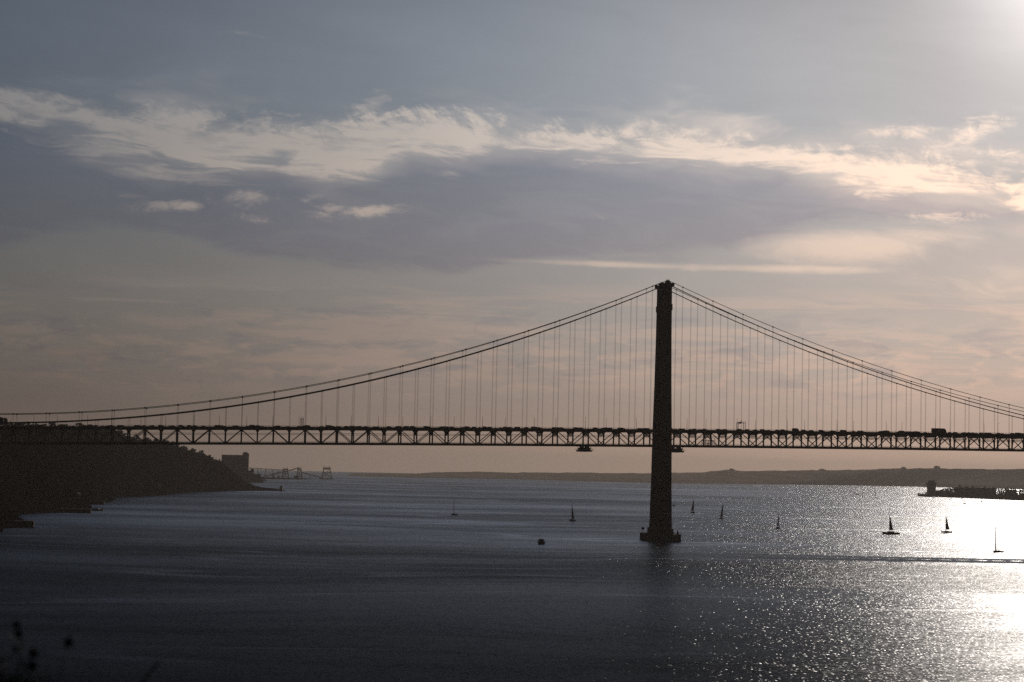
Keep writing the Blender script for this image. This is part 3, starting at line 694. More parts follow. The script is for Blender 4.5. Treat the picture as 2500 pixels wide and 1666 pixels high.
mb = MB(); P_ = [(3.4, .5), (5.4, .5), (5.45, 1.6), (5.1, 2.9), (4.7, 3.3), (4.2, 4.0), (3.4, 4.1)]
mb.hull([[(x, -1.2, z) for x, z in P_], [(x, 1.2, z) for x, z in P_]]); cb_ = mb.build('cab', M['car_dark'], e)
MB().add([(5.47, -1.0, 1.75), (5.47, 1.0, 1.75), (5.16, 1.0, 2.85), (5.16, -1.0, 2.85)], [(0, 1, 2, 3)]).build('windscreen', M['glass'], cb_)
for x in (-4.3, -3.1, 4.3):
    for s in (-1, 1): MB().bar((x, s*.9, .5), (x, s*1.22, .5), 1.0, 1.0, n=12).build('wheel', M['rubber'], e)
MB().box(-5.5, 3.4, -.5, .5, .55, .9).build('chassis', M['darkmetal'], e)

# ------------------------------------------------------------------ boats
def yacht(name, x, y, L, head, mast, label, sails=(), mast_at=.08, hull_m='hull_d', tilt=0, cabin=True, group='sailing boats on the river', boom=True, mz=1.0):
    """head: compass angle of the bow in degrees anticlockwise from +X; sails: (kind, foot length, head height fraction, foot height)"""
    e = empty(name, (x, y, sea_z(x, y) + .03), R(head)); tag(e, label, 'boat' if 'motor' in name else 'sailing boat', group)
    B = L*.155; D = L*.10 + .25
    st = [(-.5, .62, 1.0), (-.35, .85, .97), (-.1, 1.0, .94), (.15, .93, .97), (.34, .6, 1.06), (.46, .2, 1.16), (.5, .03, 1.2)]
    mb = MB(); rg = []
    for u, wd, dz_ in st:
        rg.append([(u*L, -B*wd, D*dz_), (u*L*.97, -B*wd*.82, D*.35), (u*L*.92, -B*wd*.4, -D*.35), (u*L*.92, 0, -D*.5), (u*L*.92, B*wd*.4, -D*.35), (u*L*.97, B*wd*.82, D*.35), (u*L, B*wd, D*dz_)])
    mb.hull(rg); h_ = mb.build('hull', M[hull_m], e)
    if cabin:
        mb = MB(); mb.hull([[(-.18*L, -B*.6, D*.95), (.22*L, -B*.45, D), (.22*L, B*.45, D), (-.18*L, B*.6, D*.95)], [(-.16*L, -B*.5, D*.95 + L*.05), (.14*L, -B*.36, D*.95 + L*.045), (.14*L, B*.36, D*.95 + L*.045), (-.16*L, B*.5, D*.95 + L*.05)]])
        mb.build('cabin', M['hull_w'], e)
    mx = L*mast_at
    if mast:
        mb = MB(); mb.tube([(mx, 0, D*.8), (mx - tilt*.5, 0, mast*.55), (mx - tilt, 0, mast)], [.22*mz, .18*mz, .11*mz], 6)
        for s in (-1, 1): mb.bar((mx, 0, mast*.6), (mx - .1, s*B*.8, mast*.6), .07)
        mb.build('mast', M['mast'], e)
        if boom: mb = MB(); mb.bar((mx, 0, D + L*.12), (mx - L*.38, 0, D + L*.125), .16*mz); mb.build('boom', M['mast'], e)
        mb = MB(); mb.bar((mx - tilt, 0, mast*.98), (L*.49, 0, D*1.15), .035); mb.bar((mx - tilt, 0, mast*.98), (-L*.49, 0, D), .035)
        for s in (-1, 1): mb.bar((mx - tilt*.9, 0, mast*.93), (mx - .2, s*B*.9, D*.95), .035)
        mb.build('rigging', M['darkmetal'], e)
    for kind, foot, hd, fz in sails:
        mb = MB(); n = 8; rg = []
        for i in range(n + 1):
            q = i/n; z = fz + (mast*hd - fz)*q; wd = foot*(1 - q)**.85 + .12
            if kind == 'main': xa, xb = mx - .12 - tilt*q, mx - .12 - wd - tilt*q
            else: xa, xb = mx + .15 + foot*(1 - q), mx + .15 + foot*(1 - q) - foot*1.08*(1 - q)**.9 - .1
            by = .16*foot*math.sin(math.pi*q)*.6
            rg.append([(xa, .03, z), ((xa + xb)/2, by + .03, z), (xb, .03 + by*.3, z), (xb, -.01 + by*.3, z), ((xa + xb)/2, by - .01, z), (xa, -.01, z)])
        mb.hull(rg).build('mainsail' if kind == 'main' else 'foresail', M['sail'], e)
    return e
def hd(bearing_deg, side):                                   # heading that shows the hull foreshortened
    return bearing_deg
# (x, y) world; view direction is roughly +Y, so a heading near 90 or 270 is seen end on
yacht('sailing_boat', -86.9, 669, 9.5, 128, 18, 'bare-masted sailing boat nearest the wooded headland, out beyond the motor cruiser', hull_m='hull_d')
yacht('sailing_boat', 16.7, 522.7, 9.5, 122, 17, 'sailing boat with a narrow dark sail between the motor cruiser and the tower', [('main', 3.6, .85, 2.0)])
yacht('sailing_boat', 324, 1496, 8, 40, 10.5, 'tiny faint sailing boat with bare mast far off just right of the tower', hull_m='hull_w', group='distant small boats')
yacht('sailing_boat', 249.9, 1027.8, 9.5, 38, 16.5, 'sailing boat with broad dark mainsail, first one right of the tower', [('main', 5.0, .98, 2.4)], tilt=-.0, mast_at=.22)
yacht('sailing_boat', 218.6, 734.5, 9.5, 48, 17.5, 'sailing boat with a slim bellied dark sail, second one right of the tower', [('main', 4.8, .97, 2.0)], mast_at=.2, tilt=-.8)
yacht('sailing_boat', 189.7, 379.3, 9, 55, 15, 'sailing boat seen end on with a thin dark sail, third right of the tower', [('main', 3.4, .92, 2.0)])
yacht('sailing_boat', 261.2, 262.1, 16, 172, 23.5, 'large dark yacht with tall mast and dark mainsail at the edge of the glitter', [('main', 3.0, .70, 3.9)], mz=1.2)
yacht('sailing_boat', 342, 346.6, 10.5, 160, 16.4, 'sailing boat with upright triangular sail in the sun glitter, right of the large yacht', [('main', 3.2, .9, 2.9)])
yacht('sailing_boat', 216.2, -118.9, 8.2, 192, 18, 'bare-masted sailing boat nearest the right edge, floating alone in the bright glitter', mast_at=.25, tilt=-.3, hull_m='hull_d', mz=2.0)
yacht('sailing_boat', 1197.5, 3296.5, 9, 60, 19, 'distant boat under narrow sail, tallest of three left of the old stone tower', [('main', 2.6, .95, 2.0)], group='distant small boats')
yacht('sailing_boat', 1161.6, 3282.7, 8, 70, 14, 'distant bare-masted boat, the middle one of three left of the old stone tower', group='distant small boats')
yacht('sailing_boat', 1349.6, 3952.3, 15, 180, 15, 'distant long low boat, leftmost of three left of the old stone tower', mast_at=.4, group='distant small boats')
yacht('sailing_boat', 1018, 4470, 9, 70, 15, 'faintest far-off mast under the bridge, right of the tower', group='distant small boats')
MG = 'small boats moored off the right shore'
for i, (x, y, L, m_, s_) in enumerate([(1392.4, 3440, 7.5, 10, 0), (1413, 3376, 5, 8, 0), (1463.6, 3434.5, 6, 0, 0), (1303.9, 2981, 7, 0, 0), (1102, 2409.7, 9, 14, 0), (1143.6, 2450.7, 5, 9.5, 0), (1287.9, 2817.3, 7.5, 9, 1), (1277.8, 2760, 7, 19, 0), (1464.4, 3052.8, 6.5, 5, 0)]):
    lab = ['small moored boat straight below the old stone tower', 'tiny boat moored hard against the dark right shore, second from the old tower', 'mastless dinghy lying under the middle of the right shore', 'mastless open boat lying a little off the middle of the right shore',
           'moored boat with bare mast furthest out from the right shore on its left', 'small boat with bare mast furthest out from the right shore on its right', 'small moored boat under a scrap of sail off the right shore', 'moored boat with the tallest mast off the right shore', 'low boat at the right edge of the picture below the shore'][i]
    yacht('moored_boat', x, y, L, 178 + i*7, m_, lab, [('main', 2.4, .95, 1.6)] if s_ else (), group=MG, boom=bool(m_), cabin=L > 6)
def motor(x, y, L, head, label, hull_m='hull_d', H=4.0):
    e = empty('motor_boat', (x, y, sea_z(x, y) + .02), R(head)); tag(e, label, 'motor boat')
    B = L*.22; D = 1.3; mb = MB(); rg = []
    for u, wd, dz_ in [(-.5, .92, 1.0), (-.2, 1, 1.0), (.15, .95, 1.1), (.38, .5, 1.3), (.5, .04, 1.5)]:
        rg.append([(u*L, -B*wd, D*dz_), (u*L*.95, -B*wd*.8, .2), (u*L*.9, 0, -.6), (u*L*.95, B*wd*.8, .2), (u*L, B*wd, D*dz_)])
    mb.hull(rg).build('hull', M[hull_m], e)
    mb = MB(); mb.hull([[(-.28*L, -B*.8, D), (.2*L, -B*.65, D), (.2*L, B*.65, D), (-.28*L, B*.8, D)], [(-.24*L, -B*.7, H*.78), (.08*L, -B*.55, H*.78), (.08*L, B*.55, H*.78), (-.24*L, B*.7, H*.78)]]); c_ = mb.build('wheelhouse', M['hull_d'], e)
    MB().box(-.30*L, .12*L, -B*.8, B*.8, H*.78 + .003, H*.84).build('roof', M['hull_d'], c_)
    MB().bar((-.1*L, 0, H*.84), (-.14*L, 0, H*1.12), .1).build('aerial', M['mast'], e)
    mb = MB()
    for k in range(5): mb.bar((-.48*L + k*.05*L, -B*.8, D), (-.48*L + k*.05*L, -B*.8, D + .9), .06); mb.bar((-.48*L + k*.05*L, B*.8, D), (-.48*L + k*.05*L, B*.8, D + .9), .06)
    mb.build('guard_rail', M['mast'], e); return e
motor(-104.8, -106.4, 9.5, 100, 'stubby dark motor cruiser seen from astern, heading away towards the bridge left of the tower', H=3.9)
motor(-246, 2280, 14, 170, 'dark boxy work boat lying off the very tip of the wooded headland', H=11)

# boats and buildings below the left hillside
e = yacht('sailing_boat', -478.5, 912, 12.5, 10, 36, 'tall sun-lit yellow mast of a boat moored against the dark left bank', group='boats along the left bank', boom=True)
for ch in e.children:
    if ch.name.startswith(('mast', 'boom')): ch.data.materials[0] = M['yellow']
yacht('moored_boat', -453, 573, 13, 175, 8, 'dark low moored boat on the water at the foot of the left bank', group='boats along the left bank', boom=False)
yacht('moored_boat', -452, 1362, 12, 10, 10, 'small boat against the left bank further along, with a short pale mast', group='boats along the left bank')
def house(name, x, y, z, wx, wy, h, label, floors=2, nw=4, hip=True, wall='plaster', group=None, roof='tile', cat='house'):
    if x < 0: z += 5
    e = empty(name, (x, y, z), R(-20) if x < 0 else 0); tag(e, label, cat, group)
    MB().box(-wx/2, wx/2, -wy/2, wy/2, -12, h).build('wall', M[wall], e)
    if hip:
        o_ = .5; mb = MB().hull([[(-wx/2 - o_, -wy/2 - o_, h + .003), (wx/2 + o_, -wy/2 - o_, h + .003), (wx/2 + o_, wy/2 + o_, h + .003), (-wx/2 - o_, wy/2 + o_, h + .003)], [(-wx/4, -.2, h + wy*.22), (wx/4, -.2, h + wy*.22), (wx/4, .2, h + wy*.22), (-wx/4, .2, h + wy*.22)]])
    else: mb = MB().box(-wx/2 - .2, wx/2 + .2, -wy/2 - .2, wy/2 + .2, h + .003, h + .8)
    mb.build('roof', M[roof], e)
    fh = h/floors
    for f in range(floors):
        for k in range(nw):
            xx = -wx/2 + (k + .5)*wx/nw; z0 = f*fh + fh*.3
            fr = MB().box(xx - wx/nw*.26, xx + wx/nw*.26, -wy/2 - .06, -wy/2 + .02, z0, z0 + fh*.5).build('window', M['darkmetal'], e)
            MB().box(xx - wx/nw*.2, xx + wx/nw*.2, -wy/2 - .09, -wy/2 - .063, z0 + .1, z0 + fh*.5 - .1).build('pane', M['glass'], fr)
    if x < 0:
        for k in range(3): MB().box(wx/2 - .02, wx/2 + .06, -wy/2 + (k + .3)*wy/3, -wy/2 + (k + .7)*wy/3, h*.35, h*.7).build('window', M['glass'], e)
    return e
BG = 'buildings at the foot of the left hillside'
house('house', -524, 1250, 23, 13, 13, 11, 'pale building high among the trees of the left hillside, front full of openings', 2, 4, False, group=BG)
house('house', -508, 1120, 26, 9, 9, 7, 'small pale house just left of the high building on the dark hillside', 1, 2, group=BG)
house('house', -507, 1010, 12, 8, 8, 9, 'narrow tall house stepping down the dark left hillside', 3, 2, group=BG)
house('house', -500, 760, 7, 16, 9, 5, 'long low pale house above the water on the left bank', 1, 5, group=BG)
house('house', -486, 700, 4, 11, 8, 5, 'low waterside shed with pale end wall on the left bank', 1, 3, group=BG)
house('warehouse', -492, 1215, 3, 26, 12, 7, 'long flat-roofed warehouse on the waterfront of the left bank', 1, 6, False, group=BG, wall='concrete', roof='darkmetal', cat='warehouse')
house('warehouse', -446, 1600, 3, 22, 12, 6, 'small warehouse at the water\'s edge further along the left bank', 1, 5, False, group=BG, wall='concrete', roof='darkmetal', cat='warehouse')
# quays
def quay(x0, x1, y0, y1, z, label, rz=0):
    e = empty('quay', ((x0 + x1)/2, (y0 + y1)/2, 0), rz); tag(e, label, 'quay', 'quays on the left bank'); hx, hy = (x1 - x0)/2, (y1 - y0)/2
    MB().box(-hx, hx, -hy, hy, -5, z).build('deck', M['concrete'], e)
    for k in range(4): MB().bar((-hx + (k + .5)*hx/2, -hy - .3, -1), (-hx + (k + .5)*hx/2, -hy - .3, z + 1), .5, n=8).build('fender_post', M['bark'], e)
quay(-520, -461, 48, 60, 4.2, 'low dark quay running out into the river beside the bridge end', R(2))
quay(-500, -452, 480, 492, 3.5, 'low dark quay under the moored boat on the left bank')
quay(-510, -466, 860, 872, 3.0, 'dark quay by the yellow-masted boat')

# ------------------------------------------------------------------ the further headland, silos and loading jetty
HS = [((-520, 2700), (-640, 3000), 46), ((-500, 3100), (-560, 3500), 44), ((-440, 3500), (-470, 3800), 38), ((-372, 3620), (-371, 3850), 36), ((-300, 3700), (-306, 3850), 32), ((-275, 3780), (-290, 3900), 22), ((-262, 3860), (-278, 3950), 9),
      ((-264, 4150), (-282, 4250), 6), ((-275, 4400), (-285, 4500), 10), ((-268, 4800), (-280, 4950), 7), ((-262, 5068), (-275, 5200), 5), ((-215, 5150), (-225, 5230), 4), ((-160, 5260), (-172, 5330), 3), ((-110, 5380), (-120, 5430), 2.5)]
rows2, vs, fs = bank_surface(densify(HS, 4), (-260, 120), 1.2, -3)
tag(MB().add(vs, fs).build('headland', M['farland']), kind='structure')
random.seed(31)
FT = [crown_mesh(6, 5, 130, 1.3, M['leaf'], 7, seed=40 + i) for i in range(3)]
def far_tree(x, y, z, s, group, label):
    t_ = empty('tree', (x, y, z), random.uniform(0, 6.28)); t_.scale = (s, s, s); tag(t_, label, 'tree', group)
    link('trunk', random.choice(TR), t_); link('crown', random.choice(FT), t_, (0, 0, 6))
for k in range(46):
    row = random.choice(rows2[4:]); j = random.choice((6, 7, 8, 9, 10, 10)); p = row[j]
    far_tree(p[0] + random.gauss(0, 4), p[1] + random.gauss(0, 10), p[2] - 3, random.uniform(.6, 1.15), 'trees on the further headland', 'hazy dark tree on the headland around the big silo block')
# the big silo block
e = empty('silo_building', (-345, 3820, 28)); tag(e, 'big flat-topped silo block with a square tower at its right end, on the headland', 'silo building')
bl_ = MB().box(-30.5, 22.4, -13, 13, -8, 38.5).build('storage_block', M['conc2'], e)
for k in range(9):
    MB().hull([[(-27.5 + k*5.8 + 2.8*math.cos(a*math.pi/6), -13 - 2.0*math.sin(a*math.pi/6)*(1 if a <= 6 else 0), z) for a in range(0, 7)] for z in (-8, 36.0)]).build('silo_cell', M['conc2'], e)
MB().box(22.4, 38.8, -11, 13, -22, 44.5).build('lift_tower', M['conc2'], e)
MB().box(24.5, 35, -8, 8, 44.503, 47.5).build('tower_roof', M['darkmetal'], e)
MB().box(-30.9, 22.3, -13.4, 13.4, 38.503, 39.6).build('parapet', M['conc2'], e)
def lattice(mb, a, b_, w, h, bays, t_=.5):
    a = Vector(a); b_ = Vector(b_); d = (b_ - a).normalized(); s_ = d.cross(Vector((0, 0, 1))).normalized()*w/2
    u = Vector((0, 0, h))
    for o_ in (s_, -s_, s_ + u, -s_ + u): mb.bar(a + o_, b_ + o_, t_)
    for k in range(bays):
        p, q = a.lerp(b_, k/bays), a.lerp(b_, (k + 1)/bays)
        for o_ in (s_, -s_): mb.bar(p + o_, q + o_ + u, t_*.7) if k % 2 else mb.bar(p + o_ + u, q + o_, t_*.7)
def conveyor(name, pts, label, w=3, h=3, supports=()):
    e = empty(name, pts[0]); tag(e, label, 'conveyor'); o_ = Vector(pts[0])
    mb = MB()
    for a, b_ in zip(pts, pts[1:]): lattice(mb, Vector(a) - o_, Vector(b_) - o_, w, h, 14, 1.3)
    mb.build('truss_gallery', M['darkmetal'], e)
    for (x, y, z) in supports:
        mb = MB(); p = Vector((x, y, z)) - o_
        for s in (-1, 1): mb.bar(p + Vector((s*.5, 0, 0)), p + Vector((s*3.5, 0, -z - 5)), .9)
        mb.bar(p + Vector((-2, 0, -z/2)), p + Vector((2, 0, -z/2)), .6)
        mb.build('trestle', M['darkmetal'], e)
conveyor('conveyor_bridge', [(-303, 4300, 31), (-196, 5200, 24.2)], 'long straight conveyor bridge running from the silo block out over the jetty', supports=[(-280, 4493, 29.5), (-256, 4695, 27.9), (-232, 4897, 26.4), (-212, 5066, 25.2)])
conveyor('conveyor_bridge', [(-262, 4950, 2), (-226, 5080, 12), (-188, 5200, 20), (-138, 5400, 33)], 'conveyor rising from the shore up to the second loader', 2.4, 2.4, supports=[(-226, 5080, 12)])
conveyor('conveyor_bridge', [(-127, 5395, 17), (-54, 5640, 0.5)], 'thin conveyor sloping down from the second loader to the jetty head', 2.4, 2.2, supports=[(-100, 5485, 11)])
def loader(x, y, w, h, label, boom=1):
    z = sea_z(x, y); e = empty('ship_loader', (x, y, z)); tag(e, label, 'ship loader', 'grain loaders on the jetty')
    for sx_ in (-1, 1):
        for s in (-1, 1): MB().bar((sx_*w*.5, s*5, 1), (sx_*w*.28, s*3, h*.78), 2.3).build('leg', M['darkmetal'], e)
    mb = MB()
    for q in (.25, .5, .72):
        ww = w*(.5 - .22*q/.78)
        for s in (-1, 1): mb.bar((-ww, s*4, h*q), (ww, s*4, h*q), 1.7)
    for s in (-1, 1):
        mb.bar((-w*.5, s*4.5, 2), (w*.34, s*3.6, h*.6), 1.4); mb.bar((w*.5, s*4.5, 2), (-w*.34, s*3.6, h*.6), 1.4); mb.bar((-w*.42, s*4, h*.27), (w*.28, s*3, h*.76), 1.2)
    mb.build('bracing', M['darkmetal'], e)
    MB().box(-w*.36, w*.34, -4, 4, h*.78, h*.9).build('machine_house', M['darkmetal'], e)
    mb = MB(); mb.bar((-w*.28, 0, h*.9), (-w*.33, 0, h*1.04), 1.0); mb.bar((w*.2, 0, h*.9), (w*.26, 0, h*1.06), 1.0); mb.bar((-w*.3, 0, h), (w*.3, 0, h*.97), .6); mb.build('mast', M['darkmetal'], e)
    if boom: mb = MB(); lattice(mb, (0, 0, h*.66), (boom*w*1.2, 0, h*.5), 2, 2, 6, .6); mb.build('boom', M['darkmetal'], e)
loader(-187, 5215, 24, 38, 'lattice grain loader on the jetty, nearest the silo block', -1)
loader(-137, 5410, 20, 39, 'lattice grain loader in the middle of the jetty', 0)
loader(-36, 5655, 38, 45, 'broad open-framed loading tower standing alone at the end of the jetty', 0)
e = empty('jetty', (-130, 5450, sea_z(-130, 5450))); tag(e, 'low piled jetty under the grain loaders off the headland', 'jetty')
MB().box(-85, 40, -6, 6, .8, 2.2).build('deck', M['concrete'], e); MB().hull([[(-95, -230, 1), (-83, -234, 1), (-83, -234, 2.2), (-95, -230, 2.2)], [(-28, 6, 1), (-14, 2, 1), (-14, 2, 2.197), (-28, 6, 2.197)]]).build('trestle_deck', M['concrete'], e)
e2 = empty('jetty', (-36, 5655, sea_z(-36, 5655))); tag(e2, 'isolated concrete platform carrying the end loading tower', 'jetty')
MB().box(-28, 23, -9, 9, -4, 2.6).build('deck', M['concrete'], e2)
for k in range(7): MB().bar((-84 + k*19, -6.4, -4), (-84 + k*19, -6.4, 1), 1.2, n=8).build('pile', M['concrete'], e)

# ------------------------------------------------------------------ right shore: old stone tower, low wooded land
RS = [((1489, 3846), (1505, 3895), 3.5), ((1510, 3800), (1530, 3880), 6), ((1530, 3720), (1570, 3850), 8), ((1545, 3600), (1600, 3800), 10), ((1548, 3450), (1640, 3740), 11), ((1553, 3300), (1690, 3660), 12), ((1560, 3220), (1760, 3560), 12), ((1640, 3100), (1900, 3450), 14), ((1760, 2950), (2100, 3300), 14), ((1950, 2800), (2400, 3100), 14)]
rows3, vs, fs = bank_surface(densify(RS, 4), (60, 130), .5, -2.5)
tag(MB().add(vs, fs).build('shore', M['farland']), kind='structure')
random.seed(51)
prof_h = lambda q: 9.5 + 8*min(1, q*2.4)
for k in range(95):
    i = int(2 + (len(rows3) - 6)*(k/95.)); row = rows3[i]; j = random.choice((4, 5, 6, 7, 8, 9, 10, 10)); p = row[j]
    s = random.uniform(.55, .9)*(.6 + .4*min(1, k/14))
    if k < 5 and j > 6: s *= .55
    far_tree(p[0] + random.gauss(0, 5), p[1] + random.gauss(0, 8), p[2] - 1.5, s, 'trees along the low right shore', 'dark tree in the low wooded strip of the right shore behind the old stone tower')
e = empty('long_building', (1613, 3750, 6)); tag(e, 'long low flat-roofed building along the middle of the right shore', 'building'); e.rotation_euler.z = R(-31)
MB().box(-54, 54, -10, 10, -4, 17.5).build('wall', M['conc2'], e); MB().box(-54.6, 54.6, -10.6, 10.6, 17.503, 18.6).build('roof', M['darkmetal'], e)
for x in (-40, -22, -6, 26): MB().box(x - 2.6, x + 2.6, -4, 4, 18.603, 22 if x != -40 else 23.4).build('roof_house', M['conc2'], e)
for k in range(12): MB().box(-42 + k*7.5, -38 + k*7.5, -10.1, -9.98, 8, 14).build('window', M['glass'], e)
for k, (x, y, w_, h) in enumerate([(1681, 3668, 24, 13), (1735, 3590, 44, 19), (1790, 3520, 50, 22)]):
    house('waterfront_block', x, y, 8, w_, 14, h, ['flat block just right of the long building on the right shore', 'wide low block near the right edge of the right shore', 'tallest block at the right edge of the right shore'][k], 3, 6, False, group='blocks on the right shore', wall='conc2', roof='darkmetal', cat='building')
mb = MB()
for k in range(11000):
    i = random.randrange(5, len(rows3) - 1); row = rows3[i]; j = random.choice((2, 3, 4, 5, 6, 7, 8, 9, 10)); a = Vector(row[j]).lerp(Vector(rows3[i-1][j]), random.random()).lerp(Vector(row[j+1]), random.random())
    grow = min(1, (i - 4)/9)
    mb.leaf(a + Vector((random.gauss(0, 4), random.gauss(0, 4), random.uniform(0, 4 + 13*min(1, (i - 3)/6)*(1 if i < 26 else .7)))), random.uniform(1, 2.2))
tag(mb.build('wood', M['leaf']), 'belt of dark shrubs and trees filling the low right shore', 'wood', kind='stuff')
# the stone tower with its low bastion
e = empty('stone_tower', (1524, 3846, -2.4)); tag(e, 'old square stone river tower on a low bastion at the tip of the right shore', 'tower')
sh = MB().hull([[(-7.8, -7.8, 4), (11.5, -7.8, 4), (11.5, 9, 4), (-7.8, 9, 4)], [(-7.8, -7.8, 33.5), (11.5, -7.8, 33.5), (11.5, 9, 33.5), (-7.8, 9, 33.5)]]).build('shaft', M['stone'], e)
MB().box(-9.0, 12.6, -9.0, 10.2, 33.503, 36.5).build('battlement_gallery', M['stone'], e)
for x, y in ((-8.2, -8.2), (11.8, -8.2), (11.8, 9.4), (-8.2, 9.4)):
    MB().tube([(x, y, 31), (x, y, 37), (x, y, 39), (x, y, 40.2)], [1.3, 1.6, 1.4, .2], 8).build('corner_turret', M['stone'], e)
MB().box(-5.4, 9.2, -5.4, 7.0, 36.503, 42.6).build('upper_storey', M['stone'], e)
mb = MB()
for k in range(7): mb.box(-5.6 + k*2.2, -4.5 + k*2.2, -5.6, -4.9, 42.6, 43.7)
mb.build('battlement', M['stone'], e)
for z in (11, 19, 27):
    for x in (-3.5, 1.9, 7.3): MB().box(x - .9, x + .9, -7.9, -7.7, z, z + 3.2).build('window', M['glass'], sh)
MB().box(-5, 8.6, -9.0, -7.803, 23.0, 24.4).build('balcony', M['stone'], e)
MB().hull([[(-35, -12, -3), (-20, -20, -3), (15, -20, -3), (15, 12, -3), (-20, 14, -3), (-35, 4, -3)], [(-34.4, -12, 6.0), (-20, -19.5, 6.0), (15, -19.5, 6.0), (15, 12, 6.0), (-20, 13.5, 6.0), (-34.4, 4, 6.0)]]).build('bastion', M['stone'], e)
for x, y in ((-33.8, -10.5), (-27, -15.5), (-33.8, 3)):
    MB().tube([(x, y, 5), (x, y, 8.4), (x, y, 10)], [1.5, 1.5, .2], 8).build('sentry_turret', M['stone'], e)
MB().hull([[(-38.6, -1, 5.2), (-34.3, -1, 4.4), (-34.3, 1, 4.4), (-38.6, 1, 5.2)], [(-38.6, -1, 6.4), (-34.3, -1, 6.4), (-34.3, 1, 6.4), (-38.6, 1, 6.4)]]).build('landing_stage', M['stone'], e)
MB().hull([[(-17, -2, 10.6), (-7.8, -2, 6.1), (-7.8, 2, 6.1), (-17, 2, 10.6)], [(-17, -2, 11.4), (-7.8, -2, 8.2), (-7.8, 2, 8.2), (-17, 2, 11.4)]]).build('gate_bridge', M['stone'], e)

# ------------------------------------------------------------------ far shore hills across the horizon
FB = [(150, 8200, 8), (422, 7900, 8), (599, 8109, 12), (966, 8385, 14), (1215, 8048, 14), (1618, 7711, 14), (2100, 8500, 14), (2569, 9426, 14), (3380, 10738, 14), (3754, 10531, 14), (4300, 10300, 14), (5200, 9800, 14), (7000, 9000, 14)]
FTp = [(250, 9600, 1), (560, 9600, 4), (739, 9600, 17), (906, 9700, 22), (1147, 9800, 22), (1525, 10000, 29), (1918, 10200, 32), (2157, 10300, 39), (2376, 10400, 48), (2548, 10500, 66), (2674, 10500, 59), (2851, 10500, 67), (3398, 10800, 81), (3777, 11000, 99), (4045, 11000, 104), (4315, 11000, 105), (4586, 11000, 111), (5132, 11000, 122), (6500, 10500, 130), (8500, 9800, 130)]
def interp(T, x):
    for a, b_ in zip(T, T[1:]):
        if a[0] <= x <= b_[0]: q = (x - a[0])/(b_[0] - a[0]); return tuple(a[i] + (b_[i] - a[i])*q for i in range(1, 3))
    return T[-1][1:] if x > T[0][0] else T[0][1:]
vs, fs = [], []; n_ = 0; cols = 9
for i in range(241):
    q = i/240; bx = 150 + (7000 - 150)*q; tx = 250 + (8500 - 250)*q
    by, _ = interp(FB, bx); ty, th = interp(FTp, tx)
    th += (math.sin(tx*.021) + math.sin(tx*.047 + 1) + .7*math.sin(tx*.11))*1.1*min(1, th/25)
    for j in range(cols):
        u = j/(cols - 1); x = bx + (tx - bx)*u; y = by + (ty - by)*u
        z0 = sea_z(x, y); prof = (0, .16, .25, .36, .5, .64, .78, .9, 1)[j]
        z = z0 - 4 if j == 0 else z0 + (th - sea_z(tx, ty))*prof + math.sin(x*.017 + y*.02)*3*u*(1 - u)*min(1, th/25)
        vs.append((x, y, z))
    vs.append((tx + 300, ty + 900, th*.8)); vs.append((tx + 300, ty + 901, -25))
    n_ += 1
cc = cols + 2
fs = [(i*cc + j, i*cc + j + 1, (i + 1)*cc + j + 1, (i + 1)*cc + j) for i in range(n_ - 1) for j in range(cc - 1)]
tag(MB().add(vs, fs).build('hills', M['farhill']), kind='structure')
random.seed(77)
def block(x, y, w, h, label):
    _, th = interp(FTp, x); e = empty('apartment_block', (x, y, th)); tag(e, label, 'apartment block', 'faint buildings on the skyline of the far shore')
    MB().box(-w/2, w/2, -9, 9, -12, h).build('wall', M['plaster'], e); MB().box(-w*.3, w*.2, -5, 5, h + .003, h + 3.5).build('roof_house', M['concrete'], e)
    for f in range(3): MB().box(-w*.44, w*.44, -9.2, -9.0, h*(.15 + .28*f), h*(.28 + .28*f)).build('window_band', M['glass'], e)
block(3995, 10950, 34, 13, 'faint tall block on the far skyline above the old stone tower')
block(2560, 10480, 30, 4, 'faint low block on the first rise of the far skyline right of the bridge tower')
block(3180, 10700, 44, 4, 'faint broad block on the far skyline between the yachts and the old tower')
block(3790, 10990, 26, 6, 'faint narrow block on the far skyline left of the tall one')

# ------------------------------------------------------------------ foreground: the bank below the camera, dead stalks
random.seed(91)
def mound(x, y):
    d2 = ((x + 304.98)/1.05)**2 + ((y + 1487.1)/.8)**2
    return 49.72 + 1.19*math.exp(-d2) + .10*math.sin(x*7)*math.sin(y*6) - .02*max(0, y + 1489)**2
G_ = 60; x0, y0, st_ = -311.0, -1497.5, .22; vs = [(x0 + i*st_, y0 + j*st_, mound(x0 + i*st_, y0 + j*st_)) for i in range(G_) for j in range(G_)]
fs = [(i*G_ + j, (i + 1)*G_ + j, (i + 1)*G_ + j + 1, i*G_ + j + 1) for i in range(G_ - 1) for j in range(G_ - 1)]
tag(MB().add(vs, fs).build('ground', M['earth'], smooth=True), kind='structure')
mb = MB()                                                    # dry grass on the bank
for k in range(5200):
    if k < 3800: x, y = random.gauss(-304.9, .22), random.gauss(-1487.2, .35)
    else: x, y = random.uniform(-309, -300), random.uniform(-1492, -1486)
    z = mound(x, y) - .02; L_ = random.uniform(.03, .09) if random.random() < .93 else random.uniform(.1, .17); a = random.uniform(0, 6.28); tx_, ty_ = random.gauss(0, .05), random.gauss(0, .05); w_ = .004
    mb.add([(x - w_*math.cos(a), y - w_*math.sin(a), z), (x + w_*math.cos(a), y + w_*math.sin(a), z), (x + tx_, y + ty_, z + L_)], [(0, 1, 2)])
tag(mb.build('grass', M['stem']), 'dry dark grass on the bank in the bottom left corner', 'grass', kind='stuff')
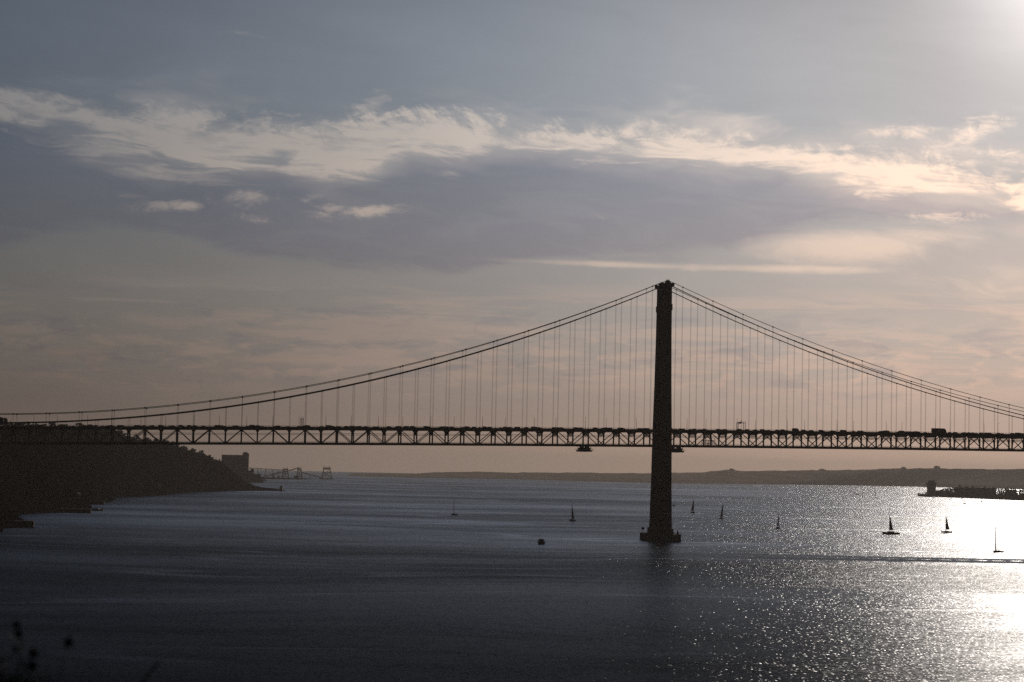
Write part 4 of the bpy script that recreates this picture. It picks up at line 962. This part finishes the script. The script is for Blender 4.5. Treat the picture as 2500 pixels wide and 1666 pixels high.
def head_mesh(r, seed):
    random.seed(seed); mb = MB()
    for k in range(260):
        d = Vector((random.gauss(0, 1), random.gauss(0, 1), random.gauss(0, 1))).normalized()
        mb.leaf(d*r*random.uniform(.3, 1.0), r*.28)
    for k in range(40):
        d = Vector((random.gauss(0, 1), random.gauss(0, 1), random.gauss(0, 1))).normalized(); mb.bar(d*r*.6, d*r*1.35, r*.05)
    return mb.mesh('seed_head', M['stem'])
def stalk(pts, heads, label, name='dry_thistle', r=.0035, group='dry thistles in the bottom left corner', leaves=6):
    o_ = Vector(pts[0]); e = empty(name, o_); tag(e, label, 'plant', group)
    MB().tube([Vector(p) - o_ for p in pts], [r*(1 - .5*i/len(pts)) for i in range(len(pts))], 5).build('stem', M['stem'], e)
    for k, (hp, hr) in enumerate(heads):
        q = Vector(hp) - o_; base = Vector(pts[-2]) - o_
        if (q - (Vector(pts[-1]) - o_)).length > .01: MB().tube([base, base.lerp(q, .5) + Vector((.01, 0, -.015)), q], r*.6, 4).build('branch', M['stem'], e)
        link('seed_head', head_mesh(hr, int(1000*hr) + k), e, q)
    random.seed(int(abs(pts[0][0]*1000)) % 97)
    if leaves:
        mb = MB()
        for k in range(leaves):
            a = Vector(pts[random.randrange(0, len(pts) - 1)]) - o_; a = a + Vector((0, 0, random.uniform(0, .06))); an = random.uniform(0, 6.28)
            t_ = a + Vector((math.cos(an)*.07, math.sin(an)*.07, random.uniform(.0, .05))); sd_ = Vector((-math.sin(an), math.cos(an), 0))*.009
            mb.add([a, a.lerp(t_, .5) + sd_, t_, a.lerp(t_, .5) - sd_], [(0, 1, 2, 3)])
        mb.build('foliage', M['stem'], e)
    return e
stalk([(-304.88, -1487.16, 50.78), (-304.87, -1487.16, 50.93), (-304.862, -1487.165, 51.0), (-304.875, -1487.163, 51.034)], [((-304.875, -1487.163, 51.034), .0145), ((-304.884, -1487.164, 51.068), .0135)], 'tallest thistle of the corner clump, two round seed heads one above the other')
stalk([(-304.74, -1487.15, 50.74), (-304.715, -1487.15, 50.88), (-304.70, -1487.146, 50.95), (-304.689, -1487.145, 50.999)], [((-304.689, -1487.145, 50.999), .016)], 'thistle with a single round seed head standing clear to the right of the clump', r=.0016)
stalk([(-304.83, -1487.3, 50.76), (-304.825, -1487.25, 50.87), (-304.82, -1487.2, 50.93), (-304.817, -1487.157, 50.96)], [((-304.817, -1487.157, 50.96), .017), ((-304.815, -1487.2, 50.915), .016)], 'low thistle with a fat seed head in the middle of the corner clump', leaves=14)
stalk([(-304.95, -1487.2, 50.76), (-304.94, -1487.18, 50.88), (-304.93, -1487.17, 50.955)], [((-304.885, -1487.164, 50.975), .011)], 'bare branching thistle stalk at the very left edge of the picture', leaves=10)
stalk([(-304.50, -1487.63, 50.74), (-304.43, -1487.63, 50.84), (-304.381, -1487.626, 50.905), (-304.345, -1487.624, 50.955), (-304.323, -1487.623, 50.982)], [], 'single bare stalk leaning to the right out of the bottom edge', name='bare_stalk', r=.0062, group=None, leaves=0)


# ------------------------------------------------------------------ haze
hz = MB().box(-29500, 29500, -29900, 29500, -75, 240).build('haze'); tag(hz, kind='stuff')
mh = bpy.data.materials.new('haze'); mh.use_nodes = True; t = mh.node_tree; t.nodes.clear()
pv = t.nodes.new('ShaderNodeVolumePrincipled'); mo = t.nodes.new('ShaderNodeOutputMaterial')
pv.inputs['Color'].default_value = (0.93, 0.93, 0.95, 1); pv.inputs['Density'].default_value = 3.3e-05; pv.inputs['Anisotropy'].default_value = 0.4
t.links.new(pv.outputs[0], mo.inputs['Volume']); hz.data.materials.clear(); hz.data.materials.append(mh)
